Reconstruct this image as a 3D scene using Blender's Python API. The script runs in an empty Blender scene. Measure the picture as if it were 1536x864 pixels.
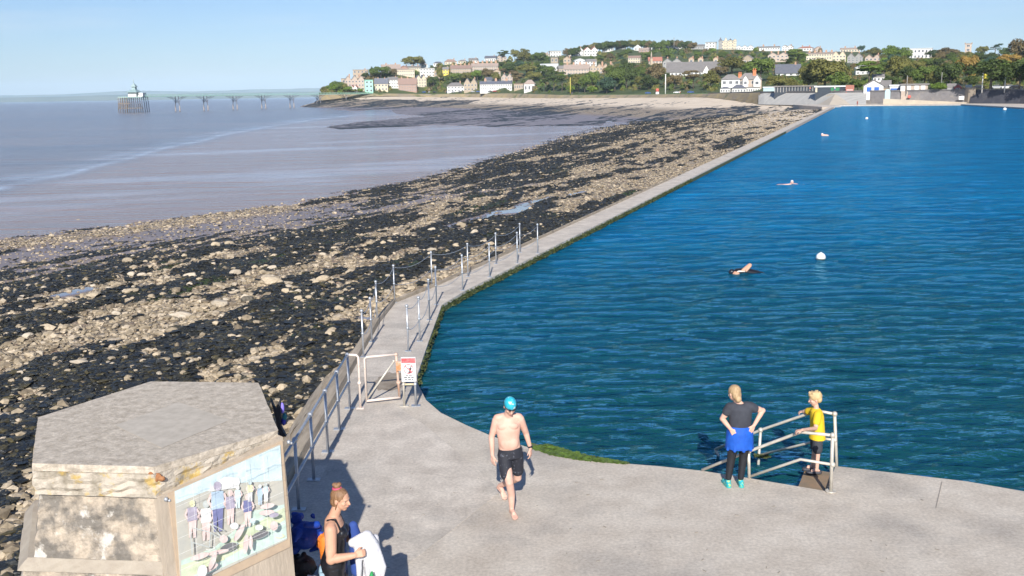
import bpy, bmesh, math, random
import numpy as np
from mathutils import Vector, Matrix
random.seed(7)
rng = np.random.default_rng(11)
scn = bpy.context.scene
HAZE = .000045
C = scn.collection

# ------------------------------------------------------------------ camera model (a 35 mm lens, 5.8 m above the promenade)
F = 1500.; PITCH = math.atan(292 / 1500); ROLL = math.radians(.93); H = 5.8
_c, _s = math.cos(PITCH), math.sin(PITCH); _cr, _sr = math.cos(ROLL), math.sin(ROLL)
FW = Vector((0, _c, -_s)); _u = Vector((0, _s, _c)); _r = Vector((1, 0, 0))
RT = _r * _cr - _u * _sr; UP = _u * _cr + _r * _sr
def ray(px, py): return FW + RT * ((px - 768) / F) + UP * ((432 - py) / F)
def G(px, py, z=0.):
    d = ray(px, py); t = (z - H) / d.z; return Vector((d.x * t, d.y * t, z))
def P(px, py, Y):
    d = ray(px, py); t = Y / d.y; return Vector((d.x * t, Y, H + d.z * t))
def RP(px, py, p0, n):
    d = ray(px, py); o = Vector((0, 0, H)); t = (p0 - o).dot(n) / d.dot(n); return o + d * t
def pix(p):
    v = Vector(p) - Vector((0, 0, H)); z = v.dot(FW); return 768 + F * v.dot(RT) / z, 432 - F * v.dot(UP) / z
def pixn(x, y, z):
    z = z - H; d = x * FW.x + y * FW.y + z * FW.z
    return 768 + F * (x * RT.x + y * RT.y + z * RT.z) / d, 432 - F * (x * UP.x + y * UP.y + z * UP.z) / d
cam = bpy.data.cameras.new('camera'); cam.sensor_width = 36; cam.lens = 36 * F / 1536; cam.clip_end = 60000; cam.clip_start = .1
co = bpy.data.objects.new('camera', cam); C.objects.link(co)
M = Matrix((RT, UP, -FW)).transposed().to_4x4(); M.translation = (0, 0, H); co.matrix_world = M
scn.camera = co

# ------------------------------------------------------------------ light
SUN_EL = math.radians(31); SUN_AZ = math.radians(2.0)
w = bpy.data.worlds.new('World'); scn.world = w; w.use_nodes = True
nt = w.node_tree; bg = nt.nodes['Background']; sk = nt.nodes.new('ShaderNodeTexSky'); sk.sky_type = 'NISHITA'
sk.sun_disc = False; sk.sun_elevation = SUN_EL; sk.sun_rotation = math.pi + SUN_AZ
sk.air_density = 1.0; sk.dust_density = .3; sk.ozone_density = 2.2; sk.altitude = 0
tn = nt.nodes.new('ShaderNodeMix'); tn.data_type = 'RGBA'; tn.blend_type = 'MULTIPLY'; tn.inputs[0].default_value = 1; tn.inputs[7].default_value = (.575,.69,.93,1); nt.links.new(sk.outputs[0], tn.inputs[6]); 
_tc = nt.nodes.new('ShaderNodeTexCoord'); _mp = nt.nodes.new('ShaderNodeMapping'); _mp.inputs['Scale'].default_value = (1.2, 1.2, 16); _mp.inputs['Rotation'].default_value = (.02, -.03, 0); nt.links.new(_tc.outputs['Generated'], _mp.inputs[0])
_nz = nt.nodes.new('ShaderNodeTexNoise'); _nz.inputs['Scale'].default_value = 2.2; _nz.inputs['Detail'].default_value = 8; nt.links.new(_mp.outputs[0], _nz.inputs['Vector']); _mr = nt.nodes.new('ShaderNodeMapRange'); nt.links.new(_nz.outputs['Fac'], _mr.inputs[0]); _mr.inputs[1].default_value = .52; _mr.inputs[2].default_value = .8; _mr.inputs[4].default_value = .45
_mc = nt.nodes.new('ShaderNodeMix'); _mc.data_type = 'RGBA'; nt.links.new(_mr.outputs[0], _mc.inputs[0]); nt.links.new(tn.outputs[2], _mc.inputs[6]); _mc.inputs[7].default_value = (6.2, 6.9, 7.6, 1); nt.links.new(_mc.outputs[2], bg.inputs[0]); bg.inputs[1].default_value = .085
sl = bpy.data.lights.new('sun', 'SUN'); sl.energy = 4.6; sl.angle = math.radians(.53); sl.color = (1, .95, .87)
so = bpy.data.objects.new('sun', sl); C.objects.link(so)
ld = Vector((math.sin(SUN_AZ) * math.cos(SUN_EL), math.cos(SUN_AZ) * math.cos(SUN_EL), -math.sin(SUN_EL)))
so.rotation_euler = ld.to_track_quat('-Z', 'Y').to_euler(); so.location = (0, -20, 30)
scn.view_settings.view_transform = 'Standard'; scn.view_settings.look = 'None'; scn.view_settings.exposure = 0.5
scn.view_settings.gamma = 1; scn.cycles.max_bounces = 6; scn.cycles.volume_bounces = 0
scn.cycles.use_adaptive_sampling = True; scn.cycles.adaptive_threshold = .02; scn.cycles.use_denoising = True

# ------------------------------------------------------------------ tagging and mesh helpers
def tag(o, label=None, cat=None, group=None, kind=None):
    if label: o['label'] = label
    if cat: o['category'] = cat
    if group: o['group'] = group
    if kind: o['kind'] = kind
    return o
def empty(name, loc=(0, 0, 0), rz=0, **k):
    o = bpy.data.objects.new(name, None); C.objects.link(o); o.location = loc; o.rotation_euler = (0, 0, rz); o.empty_display_size = .2
    return tag(o, **k)
def link(name, me, parent=None, loc=None):
    o = bpy.data.objects.new(name, me); C.objects.link(o)
    if parent is not None: o.parent = parent
    if loc is not None: o.location = loc
    return o
def copy_tree(o, parent=None):
    c = o.copy(); C.objects.link(c)
    if parent is not None: c.parent = parent
    for ch in list(o.children): copy_tree(ch, c)
    return c
class MB:
    def __init__(s): s.v = []; s.f = []; s.m = []; s.sm = []
    def add(s, vs, fs, m=0, smooth=False):
        b = len(s.v); s.v += [tuple(v) for v in vs]
        for f in fs: s.f.append([b + i for i in f]); s.m.append(m); s.sm.append(smooth)
    def box(s, lo, hi, m=0, T=None):
        x0, y0, z0 = lo; x1, y1, z1 = hi
        vs = [Vector(v) for v in ((x0,y0,z0),(x1,y0,z0),(x1,y1,z0),(x0,y1,z0),(x0,y0,z1),(x1,y0,z1),(x1,y1,z1),(x0,y1,z1))]
        if T is not None: vs = [T @ v for v in vs]
        s.add(vs, [(0,3,2,1),(4,5,6,7),(0,1,5,4),(1,2,6,5),(2,3,7,6),(3,0,4,7)], m)
    def bar(s, a, b, w, h, m=0):
        a, b = Vector(a), Vector(b); d = (b - a); L = d.length; q = d.to_track_quat('Y', 'Z').to_matrix().to_4x4(); q.translation = a
        s.box((-w/2, 0, -h/2), (w/2, L, h/2), m, q)
    def tube(s, pts, r, n=8, m=0, caps=True):
        pts = [Vector(p) for p in pts]; rr = r if isinstance(r, (list, tuple)) else [r] * len(pts); b = len(s.v); prev = None
        for i, p in enumerate(pts):
            t = (pts[min(i+1, len(pts)-1)] - pts[max(i-1, 0)]).normalized()
            if prev is None: a = t.orthogonal().normalized()
            else: a = (prev - t * prev.dot(t)).normalized()
            prev = a; c = t.cross(a)
            for k in range(n):
                an = 2 * math.pi * k / n; s.v.append(tuple(p + (a * math.cos(an) + c * math.sin(an)) * rr[i]))
        for i in range(len(pts) - 1):
            for k in range(n):
                s.f.append([b+i*n+k, b+i*n+(k+1)%n, b+(i+1)*n+(k+1)%n, b+(i+1)*n+k]); s.m.append(m); s.sm.append(True)
        if caps:
            s.f.append([b+k for k in range(n)][::-1]); s.m.append(m); s.sm.append(False)
            e = b + (len(pts)-1)*n; s.f.append([e+k for k in range(n)]); s.m.append(m); s.sm.append(False)
    def ball(s, c, r, m=0, n=10, k=7):
        r = (r, r, r) if not isinstance(r, (tuple, list)) else r; b = len(s.v); c = Vector(c)
        vs = [c + Vector((0, 0, r[2]))]
        for i in range(1, k):
            ph = math.pi * i / k
            for j in range(n):
                a = 2*math.pi*j/n; vs.append(c + Vector((r[0]*math.sin(ph)*math.cos(a), r[1]*math.sin(ph)*math.sin(a), r[2]*math.cos(ph))))
        vs.append(c - Vector((0, 0, r[2]))); fs = [(0, 1+j, 1+(j+1)%n) for j in range(n)]
        for i in range(k-2):
            for j in range(n): fs.append((1+i*n+j, 1+(i+1)*n+j, 1+(i+1)*n+(j+1)%n, 1+i*n+(j+1)%n))
        L = len(vs)-1; fs += [(L, 1+(k-2)*n+(j+1)%n, 1+(k-2)*n+j) for j in range(n)]
        s.add(vs, fs, m, True)
    def prism(s, poly, z0, z1, m=0, m_side=None):
        n = len(poly); m_side = m if m_side is None else m_side
        g = lambda z, i: z[i] if isinstance(z, (list, tuple)) else z
        vs = [(p[0], p[1], g(z0, i)) for i, p in enumerate(poly)] + [(p[0], p[1], g(z1, i)) for i, p in enumerate(poly)]
        ar = sum(poly[i][0]*poly[(i+1)%n][1]-poly[(i+1)%n][0]*poly[i][1] for i in range(n))
        top = list(range(n, 2*n)); bot = list(range(n))[::-1]
        if ar < 0: top = top[::-1]; bot = bot[::-1]
        s.add(vs, [top, bot], m)
        b = len(s.v) - 2*n
        for i in range(n):
            j = (i+1) % n; f = [b+i, b+j, b+n+j, b+n+i]
            s.f.append(f if ar > 0 else f[::-1]); s.m.append(m_side); s.sm.append(False)
    def mesh(s, name, mats):
        me = bpy.data.meshes.new(name); me.from_pydata(s.v, [], s.f)
        for m in (mats if isinstance(mats, (list, tuple)) else [mats]): me.materials.append(m)
        me.polygons.foreach_set('material_index', s.m); me.polygons.foreach_set('use_smooth', s.sm); me.update(); return me
    def build(s, name, mats, parent=None, loc=None): return link(name, s.mesh(name, mats), parent, loc)
def np_mesh(name, V, Fq, mats, smooth=True, attrs=None, mi=None):
    me = bpy.data.meshes.new(name); k = Fq.shape[1]; me.vertices.add(len(V)); me.loops.add(Fq.size); me.polygons.add(len(Fq))
    me.vertices.foreach_set('co', V.astype(np.float32).ravel()); me.loops.foreach_set('vertex_index', Fq.astype(np.int32).ravel())
    me.polygons.foreach_set('loop_start', np.arange(0, Fq.size, k, dtype=np.int32))
    me.polygons.foreach_set('use_smooth', np.full(len(Fq), smooth)); me.update(calc_edges=True)
    for m in (mats if isinstance(mats, (list, tuple)) else [mats]): me.materials.append(m)
    if mi is not None: me.polygons.foreach_set('material_index', mi.astype(np.int32))
    for n, a in (attrs or {}).items():
        at = me.attributes.new(n, 'FLOAT', 'POINT'); at.data.foreach_set('value', a.astype(np.float32).ravel())
    return me

# ------------------------------------------------------------------ numpy noise
def _h(ix, iy, seed):
    n = (ix.astype(np.int64) * 374761393 + iy.astype(np.int64) * 668265263 + seed * 974634777) & 0xffffffff
    n = ((n ^ (n >> 13)) * 1274126177) & 0xffffffff
    return ((n ^ (n >> 16)) & 0xffff) / 65535.
def vn(x, y, seed=0):
    ix, iy = np.floor(x), np.floor(y); fx, fy = x - ix, y - iy; fx = fx*fx*(3-2*fx); fy = fy*fy*(3-2*fy)
    a, b, c, d = _h(ix, iy, seed), _h(ix+1, iy, seed), _h(ix, iy+1, seed), _h(ix+1, iy+1, seed)
    return (a*(1-fx)+b*fx)*(1-fy) + (c*(1-fx)+d*fx)*fy
def fbm(x, y, seed=0, o=4):
    r = 0; a = .5; t = 0
    for i in range(o): r = r + a*vn(x*2**i, y*2**i, seed+i*17); t += a; a *= .55
    return r / t
def sst(a, b, x): t = np.clip((x-a)/(b-a), 0, 1); return t*t*(3-2*t)
def inpoly(px, py, poly):
    r = np.zeros(px.shape, bool); n = len(poly)
    for i in range(n):
        x0, y0 = poly[i]; x1, y1 = poly[(i+1) % n]
        if y0 == y1: continue
        r ^= ((y0 > py) != (y1 > py)) & (px < (x1-x0)*(py-y0)/(y1-y0)+x0)
    return r

# ------------------------------------------------------------------ materials
MATS = {}
def mat(name, col, rough=.7, col2=None, scale=4., bump=0., bscale=None, metal=0., spec=.5, detail=5., rand=0., stretch=None, lo=.35, hi=.65, col3=None, scale3=1., lo3=.55, hi3=.7, speck=0):
    if name in MATS: return MATS[name]
    m = bpy.data.materials.new(name); m.use_nodes = True; nt = m.node_tree; N = nt.nodes; L = nt.links; b = N['Principled BSDF']
    b.inputs['Roughness'].default_value = rough; b.inputs['Metallic'].default_value = metal; b.inputs['Specular IOR Level'].default_value = spec
    tc = N.new('ShaderNodeTexCoord'); src = tc.outputs['Object']
    if stretch:
        mp = N.new('ShaderNodeMapping'); mp.inputs['Scale'].default_value = stretch; L.new(src, mp.inputs[0]); src = mp.outputs[0]
    def nz(sc, d=detail):
        n = N.new('ShaderNodeTexNoise'); n.inputs['Scale'].default_value = sc; n.inputs['Detail'].default_value = d; n.inputs['Roughness'].default_value = .65; L.new(src, n.inputs['Vector']); return n.outputs['Fac']
    def mr(x, a, bb):
        n = N.new('ShaderNodeMapRange'); L.new(x, n.inputs[0]); n.inputs[1].default_value = a; n.inputs[2].default_value = bb; return n.outputs[0]
    def mix(f, a, bb):
        n = N.new('ShaderNodeMix'); n.data_type = 'RGBA'
        if hasattr(f, 'node'): L.new(f, n.inputs[0])
        else: n.inputs[0].default_value = f
        for k, v in ((6, a), (7, bb)):
            if hasattr(v, 'node'): L.new(v, n.inputs[k])
            else: n.inputs[k].default_value = (*v, 1)
        return n.outputs[2]
    out = None
    if col2 is not None: out = mix(mr(nz(scale), lo, hi), col, col2)
    if col3 is not None: out = mix(mr(nz(scale3), lo3, hi3), out if out else col, col3)
    if speck:
        hv2 = N.new('ShaderNodeHueSaturation'); m2 = N.new('ShaderNodeMapRange'); L.new(nz(speck, 8), m2.inputs[0]); m2.inputs[1].default_value = .34; m2.inputs[2].default_value = .66; m2.inputs[3].default_value = .80; m2.inputs[4].default_value = 1.14; L.new(m2.outputs[0], hv2.inputs['Value'])
        if out: L.new(out, hv2.inputs['Color'])
        else: hv2.inputs['Color'].default_value = (*col, 1)
        out = hv2.outputs[0]
    if rand:
        oi = N.new('ShaderNodeObjectInfo'); hv = N.new('ShaderNodeHueSaturation')
        mrn = N.new('ShaderNodeMapRange'); L.new(oi.outputs['Random'], mrn.inputs[0]); mrn.inputs[3].default_value = 1-rand; mrn.inputs[4].default_value = 1+rand
        L.new(mrn.outputs[0], hv.inputs['Value'])
        if out: L.new(out, hv.inputs['Color'])
        else: hv.inputs['Color'].default_value = (*col, 1)
        out = hv.outputs[0]
    if out: L.new(out, b.inputs['Base Color'])
    else: b.inputs['Base Color'].default_value = (*col, 1)
    if bump:
        bp = N.new('ShaderNodeBump'); bp.inputs['Strength'].default_value = 1; bp.inputs['Distance'].default_value = bump; L.new(nz(bscale or scale*4, 6), bp.inputs['Height']); L.new(bp.outputs[0], b.inputs['Normal'])
    MATS[name] = m; return m
concrete = mat('concrete', (.47,.41,.34), .9, (.60,.54,.46), 1.5, .006, 70, detail=13, lo=.34, hi=.66, col3=(.34,.31,.275), scale3=.5, lo3=.5, hi3=.72, speck=22)
concrete_light = mat('concrete_pale', (.46,.405,.345), .9, (.64,.575,.495), 1.9, .006, 70, detail=13, col3=(.38,.35,.31), scale3=.55, lo3=.5, hi3=.76, speck=22)
galv = mat('galvanised_steel', (.55,.57,.60), .42, (.40,.42,.45), 9, .0006, 80, metal=.55)
galvb = mat('galvanised_steel_cream', (.62,.58,.50), .45, (.48,.44,.38), 7, .0006, 80, metal=.25)
rust = mat('rusty_steel', (.62,.45,.36), .7, (.55,.24,.10), 3.5, .001, 60, metal=.1, lo=.48, hi=.6)
paintpale = mat('flaking_pale_paint', (.70,.60,.53), .6, (.58,.36,.24), 5, .001, 60, lo=.58, hi=.68)
def leafmat(n, a, b): return mat('leaves_'+n, a, .65, b, .22, rand=.18, spec=.25, detail=3, lo=.4, hi=.6)

# ------------------------------------------------------------------ shore geometry
K = np.array([-2.24, 30.53]); e = np.array([.3359, .9419]); nrm = np.array([-.9419, .3359])
SH = []
for q in [(-260,380),(-100,366),(0,357),(130,342),(250,327),(400,308),(520,290),(620,268),(700,247),(780,224),(850,205),(905,192)]:
    g = G(*q, -4.); p = np.array([g.x, g.y]) - K; d1 = p@nrm; d2 = -3.4-g.x; SH.append((p@e, max(d1, d2)))
SH.sort(); SHs = np.array([a for a, b in SH]); SHd = np.array([b for a, b in SH])
CPX = [430, 450, 478, 520, 560, 600, 640, 700, 760, 840, 960, 1060, 1140, 1250, 1340, 1446, 1536, 1700]
CY  = [990, 990,1000,1030,1050,1065,1080,1050, 960, 800, 680, 540, 430, 372, 356, 342, 318, 260]
CTP = [151, 150, 142, 141, 140, 140.5,141,141, 140, 142.5,142, 140.5,138.6,138,137,135.4,135.2,135]   # town edge, ground height as a pixel row
CFT = [162, 158, 150, 146, 143.5,143.5,144.5,145,146,146.5,145.3,144,152,155, 155, 155,156,160]
YSH = [992, 985, 900, 880, 850, 800, 760, 640, 540, 430, 330, 300, 280, 250, 200, 200, 200, 200]
caz = np.array([P(a, 138, 1000.).x/1000. for a in CPX])
ctz = np.array([P(a, b, c).z for a, b, c in zip(CPX, CTP, CY)])
cfz = np.array([P(a, b, c).z for a, b, c in zip(CPX, CFT, CY)]); cfz[12:] = np.minimum(cfz[12:], .2)
cfz[0] = -4.6; cfz[1] = -3.4
CY = np.array(CY, float); YSH = np.array(YSH, float)
WEEDPOLY = [[(500,188),(600,177),(700,163),(790,158),(860,163),(870,172),(850,179),(780,182),(700,184),(620,188),(520,192)],
            [(505,163),(560,157),(640,151),(720,150),(700,156),(620,161),(540,166)],
            [(440,160),(480,147.5),(620,150),(640,153),(600,158),(480,162)],
            [(846,190),(900,176),(985,167),(1120,158),(1150,160),(1060,180),(960,192),(880,196)],
            [(0,600),(0,500),(200,455),(420,400),(560,330),(640,310),(620,360),(500,430),(400,520),(330,575),(100,620)]]
LOWP = [(560,163),(640,156),(760,152),(900,150),(960,160),(905,196),(850,201),(780,198),(700,190),(640,186),(720,178),(660,172),(600,170)]
PUDDLE = [[(668,344),(720,325),(800,303),(868,288),(884,291),(810,311),(740,335),(690,350)],
          [(80,447),(150,435),(170,441),(100,452)], [(490,486),(550,474),(556,478),(505,494)]]
def fields(x, y):
    rx, ry = x-K[0], y-K[1]
    s = rx*e[0]+ry*e[1]; d1 = rx*nrm[0]+ry*nrm[1]; d = np.maximum(d1, -3.4-x)
    Ds = np.interp(s, SHs, SHd)
    zw = np.interp(s, [-30, 60, 200, 330], [-1.75, -1.55, -.9, -.4]); u = np.clip(d/Ds, 0, 4)
    zA = zw - (zw+4.05)*np.power(u, .8); zA = np.where(u > 1, -4.05-(u-1)*1.2, zA)
    az = x/np.maximum(y, 1); Yc = np.interp(az, caz, CY); fz = np.interp(az, caz, cfz); ys = np.interp(az, caz, YSH)
    v = (Yc-y)/(Yc-ys+1e-6); zB = fz + (-3.93-fz)*np.power(np.clip(v, 0, 1), .65); zB = np.where(v > 1, -3.93-(v-1)*1.0, zB)
    zB = np.where(az < caz[0], -7, zB); wB = sst(250, 330, y)
    z = np.maximum(zA, zB*wB + (1-wB)*-9)
    _qx, _qy = pixn(x, y, -3.96); _qx = _qx+(fbm(x/60, y/120, 61)-.5)*90; _qy = _qy+(fbm(x/40, y/160, 62)-.5)*9; low = (y > 300) & (inpoly(_qx, _qy, LOWP) | inpoly(_qx, _qy, WEEDPOLY[0]) | inpoly(_qx, _qy, WEEDPOLY[1])); z = np.where(low, np.maximum(z, -3.96), z)
    z = np.where((d < 0) & (s < 332), -3, z)
    z = np.where(y > Yc+2, fz-2, z)
    n1 = fbm(s/16+3, d/2.6, 3, 4); n2 = fbm(x/2.0, y/2.6, 9, 4); n3 = fbm(s/5., d/.9, 23, 3)
    wx = (fbm(x/22, y/22, 31)-.5); qx, qy = pixn(x, y, z)
    qx = qx + wx*60*np.clip(200/np.maximum(y, 1), .3, 1.2); qy = qy + (fbm(x/9, y/14, 44)-.5)*np.clip(2400/np.maximum(y, 20), 3, 40)
    near = np.interp(u, [0, .05, .12, .34, .46, .62, .74, 1.0], [.24, .44, .68, .67, .55, .40, .12, -.05])
    mid = np.interp(u, [0, .12, .35, .6, .72, .9, 1.0], [.20, .31, .44, .51, .66, .62, .30])
    far = np.interp(u, [0, .3, .5, .8, 1.], [.14, .26, .44, .66, .55])
    a = sst(25, 70, s); b = sst(120, 230, s); wd = (near*(1-a)+mid*a)*(1-b)+far*b
    inA = zA >= zB*wB+(1-wB)*-9-.02
    sand = np.where(inA, np.interp(u, [0, .4, .6], [1, .5, 0])*sst(110, 240, s), np.clip((z+2.4)/1.0, 0, 1))
    wd = np.where(inA, wd, np.interp(z, [-4, -3.2, -2, 0], [.1, .35, .30, .02]))
    for i, pl in enumerate(WEEDPOLY):
        ip = inpoly(qx, qy, pl); wd = np.where(ip, np.maximum(wd, (.56, .62, .62, .58, .72)[i]), wd); sand = np.where(ip, 0, sand)
    mud = np.where(inA, np.maximum(sst(.86, 1.0, u+(n2-.5)*.2)*(.2+.8*sst(45, 80, s)), sst(.42, .58, u+(n1-.5)*.4)*sst(80, 50, s)*.95*(1-.75*sst(.76,.84,u+(n2-.5)*.15)*sst(1.0,.93,u))) , sst(-3.2, -3.8, z))
    mud = np.maximum(mud, sst(.62, .68, n1*.5+fbm(s/9, d/3., 77)*.5)*.9*(1-sand)*sst(.2, .4, u))
    pud = np.zeros_like(x)
    for pl in PUDDLE: pud = np.where(inpoly(qx, qy, pl), 1., pud)
    pud = pud*sst(.42, .50, fbm(s/4, d/.8, 58, 4))
    mud = np.maximum(mud, pud); wd = wd*(1-pud)
    nf_ = fbm(s/70, d/7., 93, 4); k = (n1-.5)*1.35 + (n3-.5)*.9 + (n2-.5)*.8 + (fbm(x/.9, y/1.1, 17, 3)-.5)*.55*(y < 120) + (nf_-.5)*1.6*sst(180, 330, y)
    weed = sst(.44, .58, wd + k) * sst(-.3, .4, d-.2)
    green = sst(.60, .72, fbm(s/5+9, d/2.5, 101, 3))*sst(.75, .3, u)
    cob = np.where(inA, sst(.10, .45, u)*(1-mud), .2)
    rough = (1-mud)*(1-.85*sand)*np.where(d < 0, 0, 1)*np.clip(1.2-y/500, .15, 1)
    z = z + rough*((n2-.5)*.5+(n3-.5)*.30+(fbm(x/.55, y/.7, 5, 3)-.5)*.22+weed*.08)*np.clip(d/2, 0, 1)
    return z, weed, mud, sand, pud, green, s, d, u

def grid_mesh(name, xs_of_row, ys, mats, zf, smooth=True):
    X = np.array([xs_of_row(y) for y in ys]); Y = np.repeat(ys[:, None], X.shape[1], 1); r, c = X.shape
    z, attrs = zf(X, Y); V = np.stack([X, Y, z], -1).reshape(-1, 3); i = np.arange(r*c).reshape(r, c)
    Fq = np.stack([i[:-1,:-1], i[:-1,1:], i[1:,1:], i[1:,:-1]], -1).reshape(-1, 4)
    return np_mesh(name, V, Fq, mats, smooth, {k: v.ravel() for k, v in attrs.items()})

# --- beach material
def beach_material():
    m = bpy.data.materials.new('beach_stones_and_weed'); m.use_nodes = True; nt = m.node_tree; N = nt.nodes; L = nt.links; b = N['Principled BSDF']
    tc = N.new('ShaderNodeTexCoord').outputs['Object']
    def at(n):
        a = N.new('ShaderNodeAttribute'); a.attribute_name = n; return a.outputs['Fac']
    def mth(op, a, bb, c=None):
        n = N.new('ShaderNodeMath'); n.operation = op
        for i, v in enumerate((a, bb, c)):
            if v is None: continue
            if hasattr(v, 'node'): L.new(v, n.inputs[i])
            else: n.inputs[i].default_value = v
        return n.outputs[0]
    def mix(f, a, bb):
        n = N.new('ShaderNodeMix'); n.data_type = 'RGBA'
        if hasattr(f, 'node'): L.new(f, n.inputs[0])
        else: n.inputs[0].default_value = f
        for k, v in ((6, a), (7, bb)):
            if hasattr(v, 'node'): L.new(v, n.inputs[k])
            else: n.inputs[k].default_value = (*v, 1)
        return n.outputs[2]
    def mr(x, a, bb, c=0., d=1.):
        n = N.new('ShaderNodeMapRange'); L.new(x, n.inputs[0])
        for i, v in enumerate((a, bb, c, d)): n.inputs[i+1].default_value = v
        return n.outputs[0]
    def nz(sc, d=5, r=.6):
        n = N.new('ShaderNodeTexNoise'); n.inputs['Scale'].default_value = sc; n.inputs['Detail'].default_value = d; n.inputs['Roughness'].default_value = r; L.new(tc, n.inputs['Vector']); return n.outputs['Fac']
    def vo(sc, feat='F1'):
        n = N.new('ShaderNodeTexVoronoi'); n.inputs['Scale'].default_value = sc; n.feature = feat; L.new(tc, n.inputs['Vector']); return n
    v1 = vo(4.5); v2 = vo(11.)
    cell = N.new('ShaderNodeSeparateColor'); L.new(v1.outputs['Color'], cell.inputs[0])
    cell2 = N.new('ShaderNodeSeparateColor'); L.new(v2.outputs['Color'], cell2.inputs[0])
    st = mix(cell.outputs[0], (.30,.25,.18), (.50,.43,.34)); st = mix(mr(cell.outputs[1], .6, .9), st, (.34,.24,.17)); st = mix(mr(cell2.outputs[0], .55, 1, 0, .6), st, (.24,.20,.15))
    st = mix(mr(v1.outputs['Distance'], .35, .75, 0, .7), st, (.16,.13,.10))
    weedc = mix(mr(nz(7, 6), .35, .7), (.018,.020,.020), (.05,.052,.046)); weedc = mix(mr(nz(1.3), .5, .8, 0, .6), weedc, (.055,.050,.022))
    weedc = mix(mth('MULTIPLY', at('green'), .75), weedc, (.045,.075,.015))
    mudc = mix(mr(nz(.25, 8), .35, .65), (.27,.215,.195), (.20,.165,.16)); mudc = mix(mr(nz(16), .55, .75, 0, .35), mudc, (.33,.26,.20))
    sandc = mix(mr(nz(.12, 8), .35, .65), (.76,.64,.50), (.62,.51,.38))
    g = mix(at('sand'), st, sandc); g = mix(at('mud'), g, mudc)
    wf = mr(mth('ADD', at('weed'), mth('MULTIPLY', mth('SUBTRACT', nz(3.2, 7, .7), .5), 1.3)), .40, .58)
    g = mix(wf, g, weedc); L.new(g, b.inputs['Base Color'])
    ro = mth('SUBTRACT', .9, mth('MULTIPLY', mth('MULTIPLY', at('mud'), mth('SUBTRACT', 1, wf)), .45)); ro = mth('SUBTRACT', ro, mth('MULTIPLY', wf, .30)); ro = mth('SUBTRACT', ro, mth('MULTIPLY', at('pud'), .34)); ro = mth('MAXIMUM', ro, .09)
    L.new(ro, b.inputs['Roughness'])
    hgt = mth('ADD', mth('MULTIPLY', v1.outputs['Distance'], -.8), nz(14, 6, .7)); bp = N.new('ShaderNodeBump')
    L.new(mth('MULTIPLY', mth('SUBTRACT', 1, mth('MAXIMUM', at('mud'), at('sand'))), .11), bp.inputs['Distance']); L.new(hgt, bp.inputs['Height']); L.new(bp.outputs[0], b.inputs['Normal'])
    return m
beachm = beach_material()
azL, azR = -.62, .50
ys = np.exp(np.linspace(math.log(5.), math.log(1120.), 760))
def zf(X, Y):
    z, weed, mud, sand, pud, green, s, d, u = fields(X, Y); return z, dict(weed=weed, mud=mud, sand=sand, pud=pud, green=green)
bm_ = grid_mesh('beach', lambda y: np.linspace(azL*y-6, azR*y+2, 640), ys, beachm, zf)
tag(link('beach', bm_), kind='structure')
# --- deep ground sheet under everything, to the horizon
g = MB(); g.add([(-30000,-300,-9),(30000,-300,-9),(30000,30000,-9),(-30000,30000,-9)], [(0,1,2,3)])
tag(g.build('ground', mat('sea_bed', (.12,.1,.08), .9)), kind='structure')

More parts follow.
